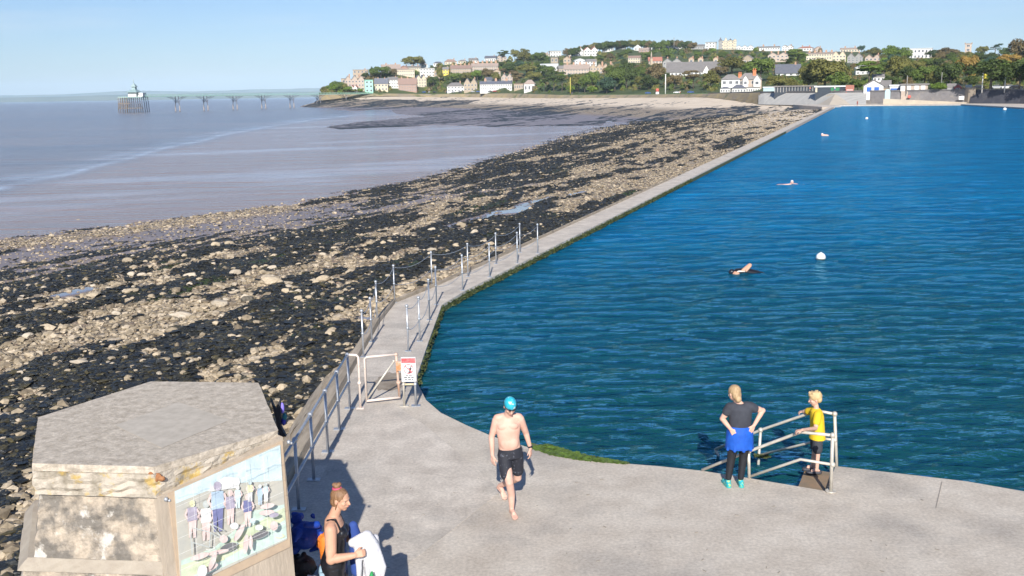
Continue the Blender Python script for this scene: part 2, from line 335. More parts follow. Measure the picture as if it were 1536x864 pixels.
# ------------------------------------------------------------------ water
def water_material(name, c1, c2, sc, bump, rough, stretch, c3=None, wave=False, spec=.5, rz=0., rfar=0, gl=None):
    m = bpy.data.materials.new(name); m.use_nodes = True; nt = m.node_tree; N = nt.nodes; L = nt.links; b = N['Principled BSDF']
    tc = N.new('ShaderNodeTexCoord').outputs['Object']; mp = N.new('ShaderNodeMapping'); mp.inputs['Scale'].default_value = stretch; mp.inputs['Rotation'].default_value = (0, 0, rz); L.new(tc, mp.inputs[0])
    def nz(s, d=6, r=.6, v=None):
        n = N.new('ShaderNodeTexNoise'); n.inputs['Scale'].default_value = s; n.inputs['Detail'].default_value = d; n.inputs['Roughness'].default_value = r; L.new(v or mp.outputs[0], n.inputs['Vector']); return n.outputs['Fac']
    def mix(f, a, bb):
        n = N.new('ShaderNodeMix'); n.data_type = 'RGBA'; L.new(f, n.inputs[0])
        for k, v in ((6, a), (7, bb)):
            if hasattr(v, 'node'): L.new(v, n.inputs[k])
            else: n.inputs[k].default_value = (*v, 1)
        return n.outputs[2]
    def mr(x, a, bb, c=0., d=1.):
        n = N.new('ShaderNodeMapRange'); L.new(x, n.inputs[0])
        for i, v in enumerate((a, bb, c, d)): n.inputs[i+1].default_value = v
        return n.outputs[0]
    col = mix(mr(nz(sc*.12, 5), .35, .65), c1, c2)
    if c3: 
        a = N.new('ShaderNodeAttribute'); a.attribute_name = 'shal'; col = mix(a.outputs['Fac'], col, c3)
    if wave:
        a = N.new('ShaderNodeAttribute'); a.attribute_name = 'foam_sky_sheen'; n = N.new('ShaderNodeMath'); n.operation = 'MULTIPLY'; L.new(a.outputs['Fac'], n.inputs[0]); L.new(mr(nz(sc*.5, 8, .75), .3, .6), n.inputs[1])
        col = mix(n.outputs[0], col, (.50,.58,.70))  # one pale blue for the breaking wave line and the painted sky reflection
    L.new(col, b.inputs['Base Color']); b.inputs['Roughness'].default_value = rough; b.inputs['IOR'].default_value = 1.333; b.inputs['Specular IOR Level'].default_value = spec
    if rfar:
        a = N.new('ShaderNodeAttribute'); a.attribute_name = 'far'; q = N.new('ShaderNodeMath'); q.operation = 'MULTIPLY_ADD'; L.new(a.outputs['Fac'], q.inputs[0]); q.inputs[1].default_value = rfar; q.inputs[2].default_value = rough; L.new(q.outputs[0], b.inputs['Roughness'])
    ad = N.new('ShaderNodeMath'); ad.operation = 'MULTIPLY_ADD'; L.new(nz(sc*2.7, 5), ad.inputs[0]); ad.inputs[1].default_value = .35; ad2 = N.new('ShaderNodeMath'); ad2.operation = 'MULTIPLY_ADD'; L.new(nz(sc*.30, 3), ad2.inputs[0]); ad2.inputs[1].default_value = 1.6; L.new(nz(sc, 4), ad2.inputs[2]); L.new(ad2.outputs[0], ad.inputs[2])
    bp = N.new('ShaderNodeBump'); bp.inputs['Distance'].default_value = bump; L.new(ad.outputs[0], bp.inputs['Height']); L.new(bp.outputs[0], b.inputs['Normal'])
    if gl:
        df = N.new('ShaderNodeBsdfDiffuse'); gs = N.new('ShaderNodeBsdfGlossy'); fr = N.new('ShaderNodeFresnel'); mx = N.new('ShaderNodeMixShader'); fr.inputs[0].default_value = 1.333; gs.inputs['Color'].default_value = (*gl, 1)
        L.new(col, df.inputs['Color']); [L.new(bp.outputs[0], q_.inputs['Normal']) for q_ in (df, gs, fr)]; L.new(b.inputs['Roughness'].links[0].from_socket, gs.inputs['Roughness'])
        L.new(fr.outputs[0], mx.inputs[0]); L.new(df.outputs[0], mx.inputs[1]); L.new(gs.outputs[0], mx.inputs[2]); L.new(mx.outputs[0], N['Material Output'].inputs['Surface']); N.remove(b)
    return m
poolm = water_material('pool_water', (.0,.105,.25), (.0,.175,.37), 2.6, .17, .06, (.6,1.1,1), c3=(.006,.056,.058), rz=.16, spec=.36, rfar=.05, gl=(.30,.72,1.))
def wallR(y): return np.interp(y, [13, 19.8, 27.4, 29.6, 311, 345], [-1.7, -2.05, -2.0, -1.33, 99.7, 111.])
def poolR(y): return min(.56*y+5, float(np.interp(y, [200, 255, 323, 344], [200, 131, 144, 111])))
def pz(X, Y):
    z = np.full(X.shape, -.25); cell = Y*.006+.02; rr = np.random.default_rng(5)
    wx = (fbm(X/4, Y/4, 8)-.5)*1.5; wy = (fbm(X/5, Y/5, 18)-.5)*1.5
    for lam, amp, k in ((2.2,.012,3),(1.2,.017,5),(.75,.016,6),(.45,.012,7)):
        for _ in range(k):
            th = math.radians(90+12+rr.normal()*22); l = lam*(.8+.4*rr.random()); ph = rr.random()*7
            w_ = 2*math.pi/l*((X+wx)*math.cos(th)+(Y+wy)*math.sin(th))+ph
            z = z + amp*1.2/math.sqrt(k)*(1-np.abs(np.sin(w_/2))*1.3)*np.clip(l/3.2/cell-.6, 0, 1)
    for q_ in ((1117,411),(1188,277),(1231,392)):
        c_ = G(*q_, -.25); rr_ = np.hypot(X-c_.x-.3, (Y-c_.y))+.01; z = z + .035*np.sin(rr_*7.5)*np.exp(-rr_/1.3)*(1 if q_[0] != 1231 else .4)
    z += (fbm(X/1.4, Y/.8, 71, 3)-.5)*.035*np.clip(.5/cell-.5, 0, 1)
    sh = sst(62, 14, Y+(fbm(X/9, Y/6, 3)-.5)*14)
    return z, dict(shal=sh, far=sst(30, 150, Y))
yp = np.exp(np.linspace(math.log(13.), math.log(344.), 640))
pm = grid_mesh('lake_water', lambda y: np.linspace(wallR(y), poolR(y), 560), yp, poolm, pz)
tag(link('lake_water', pm), kind='structure')
seam = water_material('sea_water', (.12,.105,.12), (.23,.17,.15), .5, .40, .20, (.16,1.,1), c3=(.275,.195,.16), wave=True, rz=-.25)
FO = [G(*q, -4.) for q in [(-200,330),(0,283),(100,262),(200,236),(300,211),(400,191),(470,180),(540,172)]]
def seaz(X, Y):
    az = X/Y; faz = np.array([p.x/p.y for p in FO]); fy = np.array([p.y for p in FO]); yl = np.interp(az, faz, fy)*(1+(fbm(X/30, Y/30, 3)-.5)*.06)
    t = np.log(Y/yl); br = sst(.30, .62, fbm(X/14, Y/5, 91, 4)); foam_sky_sheen = np.exp(-(t/.028)**2)*.75*(az < .0)*(.35+.65*br) + .40*np.exp(-((t-.08)/.07)**2)*br
    foam_sky_sheen *= sst(-.07, -.16, az)*.9+.1; shal = sst(.05, -.15, t)
    sky_streak = sst(.60, .70, fbm(X/40*.5+Y/110, Y/9-X/18, 13, 4))*.35*(1-shal*.5)
    foam_sky_sheen = np.clip(foam_sky_sheen+sky_streak*1.3*shal+.5*sst(.60,.72,fbm(X/60+Y/200, Y/14-X/30, 19, 4))*shal, 0, 1)  # sky reflection painted into the shallow water's colour as pale blue streaks
    return np.full(X.shape, -4.)+(fbm(X/6, Y/3, 6)-.5)*.10*(Y < 400), dict(foam_sky_sheen=foam_sky_sheen, shal=shal)
ysea = np.exp(np.linspace(math.log(40.), math.log(25000.), 460))
sm_ = grid_mesh('sea', lambda y: np.linspace(-1.2*y-30, .30*y, 420), ysea, seam, seaz)
tag(link('sea', sm_), kind='structure')

# ------------------------------------------------------------------ far coast across the channel
hb = MB()
for k, (Y, base, hs, se) in enumerate([(15000, -9, 115, 3), (21000, -9, 175, 8)]):
    xs = np.linspace(-13000, 4500, 160)*(Y/15000.)
    hz = hs*(.55+.75*fbm(xs/2600., xs*0, se, 4))*np.clip(1-np.abs(xs/Y+.15)*.15, .3, 1)
    if k == 0: hz *= .62
    b0 = len(hb.v)
    for x, h in zip(xs, hz): hb.v += [(x, Y-1500, base), (x, Y-700, h*.55), (x, Y, h), (x, Y+1500, base)]
    for i in range(len(xs)-1):
        for j in range(3): a = b0+4*i+j; hb.f.append([a, a+4, a+5, a+1]); hb.m.append(0); hb.sm.append(True)
tag(hb.build('hills', mat('far_fields', (.07,.10,.04), .9, (.14,.15,.06), .0016, detail=6, lo=.45, hi=.55)), kind='structure')

# ------------------------------------------------------------------ town hillside
HPX = [478, 500, 520, 550, 600, 640, 700, 760, 820, 860, 930, 1000, 1050, 1100, 1180, 1250, 1330, 1400, 1450, 1536, 1700]
HY  = [1040,1075,1090,1120,1160,1200,1260,1300,1350,1400,1450,1450,1450,1440,1400,1350,1250,1150,1100,1000, 900]
HPY = [143, 131, 124, 114, 105, 100, 95, 92, 86, 82, 76, 74, 75, 75, 76, 78, 81, 84, 85, 84, 84]
haz = np.array([P(a, 138, 1000.).x/1000. for a in HPX]); hz_ = np.array([P(a, b, c).z for a, b, c in zip(HPX, HPY, HY)]); HY = np.array(HY, float)
def hill(az, t):
    Yc = float(np.interp(az, caz, CY)); zc = float(np.interp(az, caz, ctz)); Yr = float(np.interp(az, haz, HY)); zr = float(np.interp(az, haz, hz_))
    Y = Yc+(Yr-Yc)*t; flat = .12; tt = max(0, (t-flat)/(1-flat)) if az > .0 else t
    z = zc+(zr-zc)*(tt**.95 if t <= 1 else 1-(t-1)*1.5)
    return Vector((az*Y, Y, z))
def on_hill(px, py):
    az = P(px, py, 1000.).x/1000.
    lo, hi = 0., 1.
    for _ in range(22):
        m = (lo+hi)/2
        if pix(hill(az, m))[1] > py: lo = m
        else: hi = m
    return hill(az, lo)
V = []; NA = 150; NT = 40
azs = np.linspace(haz[0], haz[-1], NA); ts = list(np.linspace(0, 1, NT-4))+[1.1, 1.3, 1.6, 2.]
for a in azs:
    for t in ts:
        p = hill(a, t); n = (float(fbm(np.array([p.x/40.]), np.array([p.y/40.]), 4)[0])-.5)*6*min(1, max(t-.1, 0)*4); V.append((p.x, p.y, p.z+n))
V = np.array(V); i = np.arange(NA*NT).reshape(NA, NT); Fq = np.stack([i[:-1,:-1], i[1:,:-1], i[1:,1:], i[:-1,1:]], -1).reshape(-1, 4)
tag(link('hillside', np_mesh('hillside', V, Fq, mat('hill_scrub', (.045,.075,.02), .9, (.10,.12,.035), .03, 1.2, .25, detail=8, col3=(.16,.13,.07), scale3=.012))), kind='structure')

# coastal bank from beach foot up to the town edge (rough grass, rock and low wall)
V = []; azb = np.linspace(caz[2], caz[12], 220)
for a in azb:
    Yc = float(np.interp(a, caz, CY)); zt = float(np.interp(a, caz, ctz)); zb = float(np.interp(a, caz, cfz))
    for j in range(7):
        t = j/6; n = (float(fbm(np.array([a*260.]), np.array([t*5.]), 9)[0])-.5)
        V.append((a*(Yc-9+9*t+n*5*(1-t)), Yc-9+9*t+n*5*(1-t), zb-.6+(zt-zb+.6)*min(1, t*1.15)+n*.9*math.sin(t*3.1)))
V = np.array(V); i = np.arange(220*7).reshape(220, 7); Fq = np.stack([i[:-1,:-1], i[1:,:-1], i[1:,1:], i[:-1,1:]], -1).reshape(-1, 4)
tag(link('shore_bank', np_mesh('shore_bank', V, Fq, mat('dry_bank', (.40,.31,.16), .9, (.26,.22,.17), .09, .5, .6, detail=7, col3=(.10,.13,.04), scale3=.05, lo3=.55, hi3=.65))), kind='structure')
# green lawn on the sea front
lw = MB(); L0 = [(835,141.5),(1060,139.5)]
pts = []
for px_ in np.linspace(835, 1062, 16):
    az = P(px_, 140, 1000.).x/1000.; pts.append(az)
lo_ = [hill(a, 0)+Vector((0,.5,.05)) for a in pts]; hi_ = [hill(a, .075)+Vector((0,0,.12)) for a in pts]
lw.add(lo_+hi_, [(k, k+1, len(pts)+k+1, len(pts)+k) for k in range(len(pts)-1)])
tag(lw.build('lawn', mat('lawn_grass', (.10,.20,.03), .9, (.14,.22,.05), .3)), kind='structure')

# ------------------------------------------------------------------ promenade, walkway, sea wall near the camera
edge = [(626,574),(639,600),(661,619),(700,638),(740,655),(796,672),(830,683),(893,692),(986,699),(1052,706),(1123,717)]
notch = [(1158,723),(1194,729),(1241,737),(1253,699)]
edge2 = [(1330,708),(1450,722),(1536,737)]
E1 = [G(*q) for q in edge]; N1 = [G(*q) for q in notch]; E2 = [G(*q) for q in edge2]
Ax = [(-3.45, -6), (9.5, -6), (16, 3), (10.6, 11.5)] + [(p.x, p.y) for p in reversed(E2)] + [(p.x, p.y) for p in reversed(N1)] + [(p.x, p.y) for p in reversed(E1)]
wkR = [(-2.03,20.3),(-2.03,23.3),(-1.98,27.5),(-1.33,29.6)]
far_r = K+e*311+np.array([.9419,-.3359])*2.1; 
poly = Ax + [(-2.03, 20.3)] + [(-3.45, 20.3)]
s_ = MB(); s_.prism(poly, -1.6, 0); tag(s_.build('promenade', concrete), kind='structure')
wl = [(-3.45,20.304),(-3.47,25.4),(-3.32,27.9),(-2.68,29.4),(float(K[0]),float(K[1]))]; end = K+e*311.5
n2_ = np.array([.9419,-.3359])
wr = [(-2.03,20.304),(-2.02,23.3),(-1.98,27.5),(-1.36,29.65)]
W0 = K+e*40; W0r = W0+n2_*1.15; W1 = end; W1r = end+n2_*1.15
poly = wl+[tuple(W0),tuple(W1)]+[tuple(W1r),tuple(W0r)]+wr[::-1]
s_ = MB(); s_.prism(poly, -3.2, -.001); tag(s_.build('walkway', concrete_light), kind='structure')
# pale patch of newer concrete, with a seam
pp = [G(590,900), G(600,856), G(672,800), G(752,737), G(700,690), G(640,640)]
pl = [(-3.0, 6.5)] + [(p.x, p.y) for p in pp] + [(-2.3, 18.4), (-3.0, 18.4)]
s_ = MB(); s_.prism(pl, -.02, .004); tag(s_.build('pavement_patch', concrete_light), kind='structure')
jt = MB()
for a, b in [((1413,723),(1404,762)),((748,741),(747,742))]:
    A, B = G(*a), G(*b); A.z = B.z = .006; jt.bar(A, B, .008, .004)
for k in range(46):
    p = G(random.uniform(560, 1500), random.uniform(700, 860)); 
    if pix(p)[1] < 700+.06*max(0, p.x*100): continue
    r = random.uniform(.006, .017); a = random.random()*3.1; jt.box((-r*1.8,-r*.5,0), (r*1.8, r*.5, .006), 0, Matrix.Translation((p.x, p.y, .004)) @ Matrix.Rotation(a, 4, 'Z'))
tag(jt.build('pavement_cracks', mat('dark_joint', (.30,.27,.23), .9)), kind='structure')
# damp puddle at the gate
def blob(cx, cy, rx, ry, z, n=26, sd=1):
    rr = random.Random(sd); return [(cx+rx*math.cos(t)*(1+rr.uniform(-.16,.16)), cy+ry*math.sin(t)*(1+rr.uniform(-.16,.16)), z) for t in [2*math.pi*i/n for i in range(n)]]
pd = MB(); pd.add(blob(-2.52, 19.9, .33, .68, .006, sd=3), [tuple(range(26))]); tag(pd.build('damp_patch', mat('damp_concrete', (.21,.165,.12), .8, (.33,.28,.22), 3)), kind='structure')
# sloping apron of the sea wall, in worn courses
ap = []; prof = [(0,.0),(.04,.10),(.20,.10),(.24,-.02),(.40,-.30),(.70,-.62),(.74,-.60),(1.05,-.98),(1.09,-.95),(1.5,-1.45),(2.1,-2.3)]
line = [(-3.45,-2),(-3.45,5)]+[(-3.45,y) for y in np.linspace(6, 25.4, 60)]+[(-3.32,27.9),(-2.68,29.4),(float(K[0]),float(K[1]))]+[tuple(K+e*s) for s in (4,10,20,40)]
nn = []
for i in range(len(line)):
    a = np.array(line[max(i-1,0)]); b = np.array(line[min(i+1,len(line)-1)]); t = (b-a)/np.linalg.norm(b-a); nn.append(np.array([-t[1], t[0]]))
V = []
for i, (p, n) in enumerate(zip(line, nn)):
    sc_ = float(np.interp(p[1], [0, 24, 27, 29], [1, 1, .55, .25]))
    for j, (dx, dz) in enumerate(prof):
        w_ = .05*math.sin(p[1]*1.3+j)+random.uniform(-.03,.03) if j > 3 else 0
        V.append((p[0]+n[0]*(dx*sc_+w_), p[1]+n[1]*(dx*sc_+w_), dz if j > 8 or dz > 0 else dz))
V = np.array(V); i = np.arange(len(line)*len(prof)).reshape(len(line), len(prof)); Fq = np.stack([i[:-1,:-1], i[1:,:-1], i[1:,1:], i[:-1,1:]], -1).reshape(-1, 4)
tag(link('sea_wall', np_mesh('sea_wall', V, Fq, mat('worn_seawall', (.44,.37,.29), .9, (.24,.20,.15), 1.6, .02, 8, stretch=(3,.5,3), detail=8, col3=(.42,.36,.27), scale3=1.5), smooth=False)),
    'sloping weathered concrete sea wall beside the railed promenade', 'sea wall')
# algae
def fuzz(path, wdt, zoff, name, m, lab, seed=1, n=2200, hgt=.05, fall=0.):
    rr = random.Random(seed); mb = MB(); L_ = []
    for a, b in zip(path[:-1], path[1:]): L_.append((Vector(b)-Vector(a)).length)
    for k in range(n):
        t = rr.random()*sum(L_); i = 0
        while i < len(L_)-1 and t > L_[i]: t -= L_[i]; i += 1
        a, b = Vector(path[i]), Vector(path[i+1]); d = (b-a).normalized(); nrm2 = Vector((d.y, -d.x, 0)); o = rr.random()
        wv = wdt if not callable(wdt) else wdt((a+(b-a)*(t/L_[i])))
        p = a+d*t+nrm2*(o*wv)+Vector((0,0,zoff-fall*o)); r = rr.uniform(.02,.06)
        q = Matrix.Translation(p) @ Matrix.Rotation(rr.random()*6.3, 4, 'Z') @ Matrix.Rotation(rr.uniform(-.6,.6), 4, 'X')
        mb.add([q@Vector(v) for v in ((-r,-r*.6,0),(r,-r*.6,.0),(r*.7,r*.7,hgt*rr.random()),(-r*.7,r*.7,hgt*rr.random()),(0,0,hgt*.8))], [(0,1,4),(1,2,4),(2,3,4),(3,0,4)])
    o = mb.build(name, m); tag(o, lab, 'algae', kind='stuff'); return o
alg = mat('green_algae', (.10,.17,.02), .6, (.06,.09,.02), 5); alg2 = mat('dark_algae', (.045,.062,.012), .6, (.09,.10,.03), 3)
ae = [G(796,672), G(830,683), G(870,690), G(905,693), G(940,696)]
led = MB(); up_ = [p for p in ae]; dn = [p+Vector((0,w_,-.05)) for p, w_ in zip(ae, (.42,.44,.33,.2,.06))]; dd_ = [p+Vector((0,w_*.9,-.6)) for p, w_ in zip(ae, (.38,.40,.30,.18,.06))]; ne = len(ae); led.add([p+Vector((0,0,.003)) for p in up_]+dn+dd_, [(k,k+1,ne+k+1,ne+k) for k in range(ne-1)]+[(ne+k,ne+k+1,2*ne+k+1,2*ne+k) for k in range(ne-1)])
tag(led.build('algae_ledge', mat('algae_ledge', (.11,.19,.02), .7, (.17,.16,.08), 5, .02, 14, lo=.45, hi=.6)), kind='structure')
fuzz([p+Vector((0,0,.0)) for p in ae][::-1], lambda p: float(np.interp(p.x, [.2,.7,1.2,2.1],[.40,.40,.28,.04])), .0, 'algae', alg, 'bright green algae along the promenade edge behind the walking man', 2, 2600, .025, .05)
wp = [(x-.0, y, -.04) for x, y in [(-2.03,19.9)]+wr+[tuple(W0r), tuple(K+e*120+n2_*1.15)]]
sb = MB()
for a, b in zip(wp[:-1], wp[1:]):
    a, b = Vector(a), Vector(b); d = (b-a).normalized(); n_ = Vector((d.y,-d.x,0)); sb.add([a+n_*.01+Vector((0,0,-.04)), b+n_*.01+Vector((0,0,-.04)), b+n_*.05+Vector((0,0,-.36)), a+n_*.05+Vector((0,0,-.36))], [(0,3,2,1)])
tag(sb.build('algae_skirt', alg2), kind='structure')
fuzz([tuple(p) for p in wp[:6]], .05, .0, 'algae', alg2, 'dark green algae fringe along the lake side of the narrow walkway', 5, 2000, .03, .20)

# ------------------------------------------------------------------ railings
railing = empty('promenade_railing', (-3.12, 15.8, 0), label='galvanised two-bar railing along the promenade from the concrete block to the gate', cat='railing')
rz_ = lambda v: Vector(v)-Vector((-3.12,15.8,0))
rb = [(-3.1,y,0) for y in (10.6, 12.0, 13.45, 14.57, 15.8, 16.94, 18.13)]
for k, b in enumerate(rb):
    m_ = MB(); b = rz_(b); m_.tube([b, b+Vector((0,0,1.05))], .024, 10); m_.ball(b+Vector((0,0,1.05)), .042); m_.ball(b+Vector((0,0,.52)), .038); m_.box(b+Vector((-.10,-.06,.002)), b+Vector((.10,.06,.016)))
    m_.build('post', galv, railing)
for z in (1.05, .52):
    m_ = MB(); m_.tube([rz_((-3.1,10.6,z)), rz_((-3.1,18.13,z))], .021, 10); m_.build('rail', galv, railing)
m_ = MB(); m_.tube([rz_((-3.1,18.13,1.05)), rz_((-2.93,18.13,1.04)), rz_((-2.90,18.13,1.0)), rz_((-2.90,18.13,0))], .024, 10); m_.box(rz_((-2.97,18.07,.002)), rz_((-2.83,18.19,.016))); m_.ball(rz_((-2.90,18.13,.5)), .04); m_.build('end_post', paintpale, railing)
gate = empty('walkway_gate', (-2.85,18.35,0), label='pale painted tubular gate with rust and a diagonal brace across the walkway', cat='gate')
gz = lambda v: Vector(v)-Vector((-2.85,18.35,0)); gw = .66
m_ = MB(); m_.tube([gz((-2.82,18.4,.05)), gz((-2.82,18.4,.90)), gz((-2.78,18.4,.93)), gz((-2.24,18.55,.93))], .023, 10); m_.tube([gz((-2.82,18.4,.06)), gz((-2.20,18.6,.06))], .025, 10); m_.build('frame', paintpale, gate)
m_ = MB(); m_.tube([gz((-2.24,18.55,.95)), gz((-2.21,18.6,.05))], .024, 10); m_.ball(gz((-2.24,18.55,.93)), .036); m_.ball(gz((-2.22,18.6,.36)), .045); m_.build('closing_bar', rust, gate)
m_ = MB(); m_.tube([gz((-2.79,18.41,.12)), gz((-2.27,18.54,.82))], .02, 10); m_.ball(gz((-2.29,18.54,.80)), .032); m_.build('brace', galvb, gate)
m_ = MB(); m_.box(gz((-2.24,18.5,.62)), gz((-2.08,18.53,.80))); m_.build('latch_plate', rust, gate)
# sign
sg = empty('warning_sign', (-1.97,18.22,0), label='small white warning sign with red header and red prohibition circle on two legs', cat='sign')
for x in (-.11, .11):
    m_ = MB(); m_.tube([(x,0,0),(x,0,.95)], .022, 10, 0); m_.ball((x,0,.43), .035); m_.box((x-.085,-.06,.002),(x+.085,.06,.016)); m_.build('leg', galvb if x < 0 else galv, sg)
m_ = MB(); m_.tube([(-.11,0,.43),(.11,0,.43)], .02, 8); m_.build('crossbar', mat('yellow_galv', (.62,.52,.33), .5), sg)
bd = MB(); bd.box((-.135,-.05,.50),(.135,-.03,.97), 0); bdo = bd.build('board', mat('sign_white', (.80,.80,.80), .4), sg)
red = mat('sign_red', (.70,.06,.07), .5, (.75,.2,.2), 20); blk = mat('print_black', (.06,.06,.07), .6)
bd = MB(); bd.box((-.13,-.054,.86),(.13,-.052,.955), 0)
bd.build('header', red, sg)
rg = MB(); 
for k in range(28):
    a, b = 2*math.pi*k/28, 2*math.pi*(k+1)/28
    rg.add([(r*math.cos(t), -.0535, .745+r*math.sin(t)) for r, t in ((.095,a),(.095,b),(.08,b),(.08,a))], [(3,2,1,0)])
rg.add([(-.066,-.0545,.80),(-.056,-.0545,.812),(.066,-.0545,.69),(.056,-.0545,.678)], [(0,1,2,3)][::-1]); rg.build('prohibition_ring', red, sg)
fg = MB()
for pts in ([(.0,.70),(.05,.715),(.06,.76),(.03,.78),(.01,.745)], [(-.01,.665),(.045,.665),(.06,.70),(.0,.70)], [(.035,.78),(.055,.78),(.06,.80),(.04,.805)], [(-.035,.73),(.02,.75),(.015,.76),(-.04,.74)]):
    fg.add([(x,-.0525,z) for x, z in pts], [tuple(range(len(pts)))])
for row, (z, ws) in enumerate(((.625,(.05,.06)),(.58,(.06,.05,.05)),(.535,(.05,.06,.03)))):
    x = -sum(ws)/2-.01*(len(ws)-1)/2
    for w_ in ws: fg.add([(x,-.0525,z-.010),(x+w_,-.0525,z-.010),(x+w_,-.0525,z+.010),(x,-.0525,z+.010)], [(0,1,2,3)]); x += w_+.012
fg.build('pictogram', blk, sg)

# chain posts on the walkway
PL = [(537,535),(556,517),(566,483),(592,454),(648,430),(702,415),(744,396),(780,379)]
PR = [(619,527),(636,512),(650,480),(660,457),(697,436),(739,416),(776,395),(807,380)]
def cpost():
    r = empty('chain_post', (0,0,0), label='x', cat='post', group='steel posts carrying chains along the walkway')
    m_ = MB(); m_.tube([(0,0,0),(0,0,1.05)], .021, 10); m_.build('shaft', galv, r); m_ = MB(); m_.ball((0,0,1.07), .04); m_.build('ball_joint', galv, r); m_ = MB(); m_.ball((0,0,.55), .036); m_.build('ball_joint', galv, r)
    m_ = MB(); m_.box((-.07,-.06,.002),(.07,.06,.016)); m_.build('base_plate', galv, r); return r
cp = cpost(); used = False; names = ['nearest','second','third','fourth','fifth','sixth','seventh','farthest']
adj = {}
for side, L_ in (('sea side', PL), ('lake side', PR)):
    pts = []
    for k, q in enumerate(L_):
        p = G(*q)
        if side == 'sea side' and k == 0: p = Vector((-3.38,21.9,0))
        if side == 'sea side' and k == 1: p = Vector((-3.38,23.3,0))
        if side == 'lake side': p = p+Vector((-.1,0,0)) if k < 4 else Vector((*(np.array([p.x,p.y])-n2_*max(0, float((np.array([p.x,p.y])-K)@n2_)-1.05)), 0))
        o = cp if not used else copy_tree(cp); used = True; o.location = p; pts.append(p)
        o['label'] = f'{names[k]} steel chain post on the {side} of the walkway'
    for zz, what in ((1.02,'upper'),(.53,'lower')):
        ch = MB()
        for a, b in zip(pts[:-1], pts[1:]):
            L2 = (b-a).length; sag = .045*L2+.04
            ch.tube([a.lerp(b, t)+Vector((0,0,zz-4*sag*t*(1-t))) for t in np.linspace(0,1,11)], .0075, 5)
        o = ch.build('chain', galv); tag(o, f'{what} sagging chain linking the posts on the {side} of the walkway', 'chain')

# ------------------------------------------------------------------ steps into the lake
stp = mat('wet_step', (.22,.17,.11), .6, (.30,.20,.12), 4, .01, 20); A_ = G(1123,717); B_ = G(1241,737); B2 = G(1253,699); dr = (A_-B_).normalized(); sd = (B2-B_); 
stairs = empty('lake_steps', B_, label='wet concrete steps going down into the lake at the gap in the promenade', cat='steps')
for k in range(5):
    a = B_+dr*(.45*k)+Vector((0,0,0)); b = B_+dr*(.45*(k+1)); z = -.10-.17*k
    m_ = MB(); m_.prism([(q.x-B_.x, q.y-B_.y) for q in (a+sd*.01, b+sd*.01, b+sd*.96, a+sd*.96)], -1.4, z); m_.build('step', stp, stairs)
A1 = Vector((3.56,14.36,0)); B1 = Vector((4.62,13.79,0))
def hrail(name, label, pts):
    r = empty(name, pts['B'], label=label, cat='handrail', group=None); o = pts['B']
    for nm, pp, rr_ in pts['tubes']:
        m_ = MB(); m_.tube([Vector(p)-o for p in pp], rr_, 10)
        for p in pp[1:-1] if nm == 'rail' else []: pass
        m_.build(nm, galvb, r)
    for p in pts['balls']: m_ = MB(); m_.ball(Vector(p)-o, .042); m_.build('joint', galvb, r)
    return r
Bt = RP(1249,653,B1,Vector((0,1,0))); At = RP(1123,677,A1,Vector((0,1,0))); bend = (A1.lerp(B1,.42)); bend = RP(1201,648,bend,Vector((0,1,0))); bl = RP(1201,689,Vector((4.2,14.0,0)),Vector((0,1,0)))
le = G(1053,706)
hrail('step_handrail','near cream steel handrail at the lake steps, held by the boy in yellow',
  dict(B=B1, tubes=[('post',[B1,Bt],.026),('post',[A1,At],.024),('rail',[le+Vector((0,0,.01)),At,bend,Bt],.024),('lower_rail',[A1+Vector((.02,0,.03)),bl,RP(1249,697,B1,Vector((0,1,0)))],.022),('foot',[B1,B1+Vector((0,0,.02))],.08)], balls=[Bt,At,RP(1249,697,B1,Vector((0,1,0)))]))
B3 = Vector((5.03,14.78,-.0)); Bt3 = RP(1252,621,B3,Vector((0,1,0))); A3 = Vector((3.97,15.5,-.6)); At3 = RP(1141,645,A3,Vector((0,1,0)))
b3 = RP(1226,616,Vector((4.8,14.95,0)),Vector((0,1,0))); e3 = RP(1073,674,Vector((3.2,15.9,0)),Vector((0,1,0)))
m3 = RP(1252,660,B3,Vector((0,1,0))); ml = RP(1142,682,A3,Vector((0,1,0)))
hrail('step_handrail','far steel handrail of the lake steps, running down into the water',
  dict(B=B3, tubes=[('post',[B3+Vector((0,0,-.1)),Bt3],.025),('post',[A3,At3],.023),('rail',[Bt3,b3,At3,e3],.023),('lower_rail',[m3,m3.lerp(ml,.12)+Vector((0,0,.05)),ml],.021),('end_post',[e3,e3+Vector((.12,.05,-.25)),e3+Vector((.16,.1,-.9))],.022)], balls=[Bt3,At3,m3]))
fuzz([ml+Vector((-.1,0,-.02)), ml+Vector((.1,0,-.02))], .07, .0, 'algae', alg2, 'clump of green weed on the far handrail post at the waterline', 8, 60, .05)

# ------------------------------------------------------------------ big concrete block with the mural
ZT = 2.55
hexp = [(57,626),(226,572),(388,574),(417,645),(230,700),(48,695)]
HX = [G(*q, ZT) for q in hexp]; cx = sum(p.x for p in HX)/6; cy = sum(p.y for p in HX)/6
block = empty('concrete_block', (cx, cy, 0), label='big weathered six-sided concrete block with flat top beside the promenade', cat='concrete block')
blockm = mat('weathered_render', (.50,.42,.33), .92, (.20,.18,.155), 3.2, .02, 16, detail=15, col3=(.62,.58,.52), scale3=2.6, lo3=.54, hi3=.60, lo=.44, hi=.58, speck=18)
topm = mat('block_top', (.40,.345,.275), .92, (.58,.51,.42), 9.0, .008, 30, detail=12, col3=(.50,.44,.36), scale3=1.3, lo=.38, hi=.62, speck=30)
lich = mat('lichen_edge', (.52,.46,.38), .92, (.27,.235,.18), 4.5, .02, 18, detail=12, col3=(.52,.37,.13), scale3=5., lo3=.53, hi3=.62, lo=.46, hi=.64)
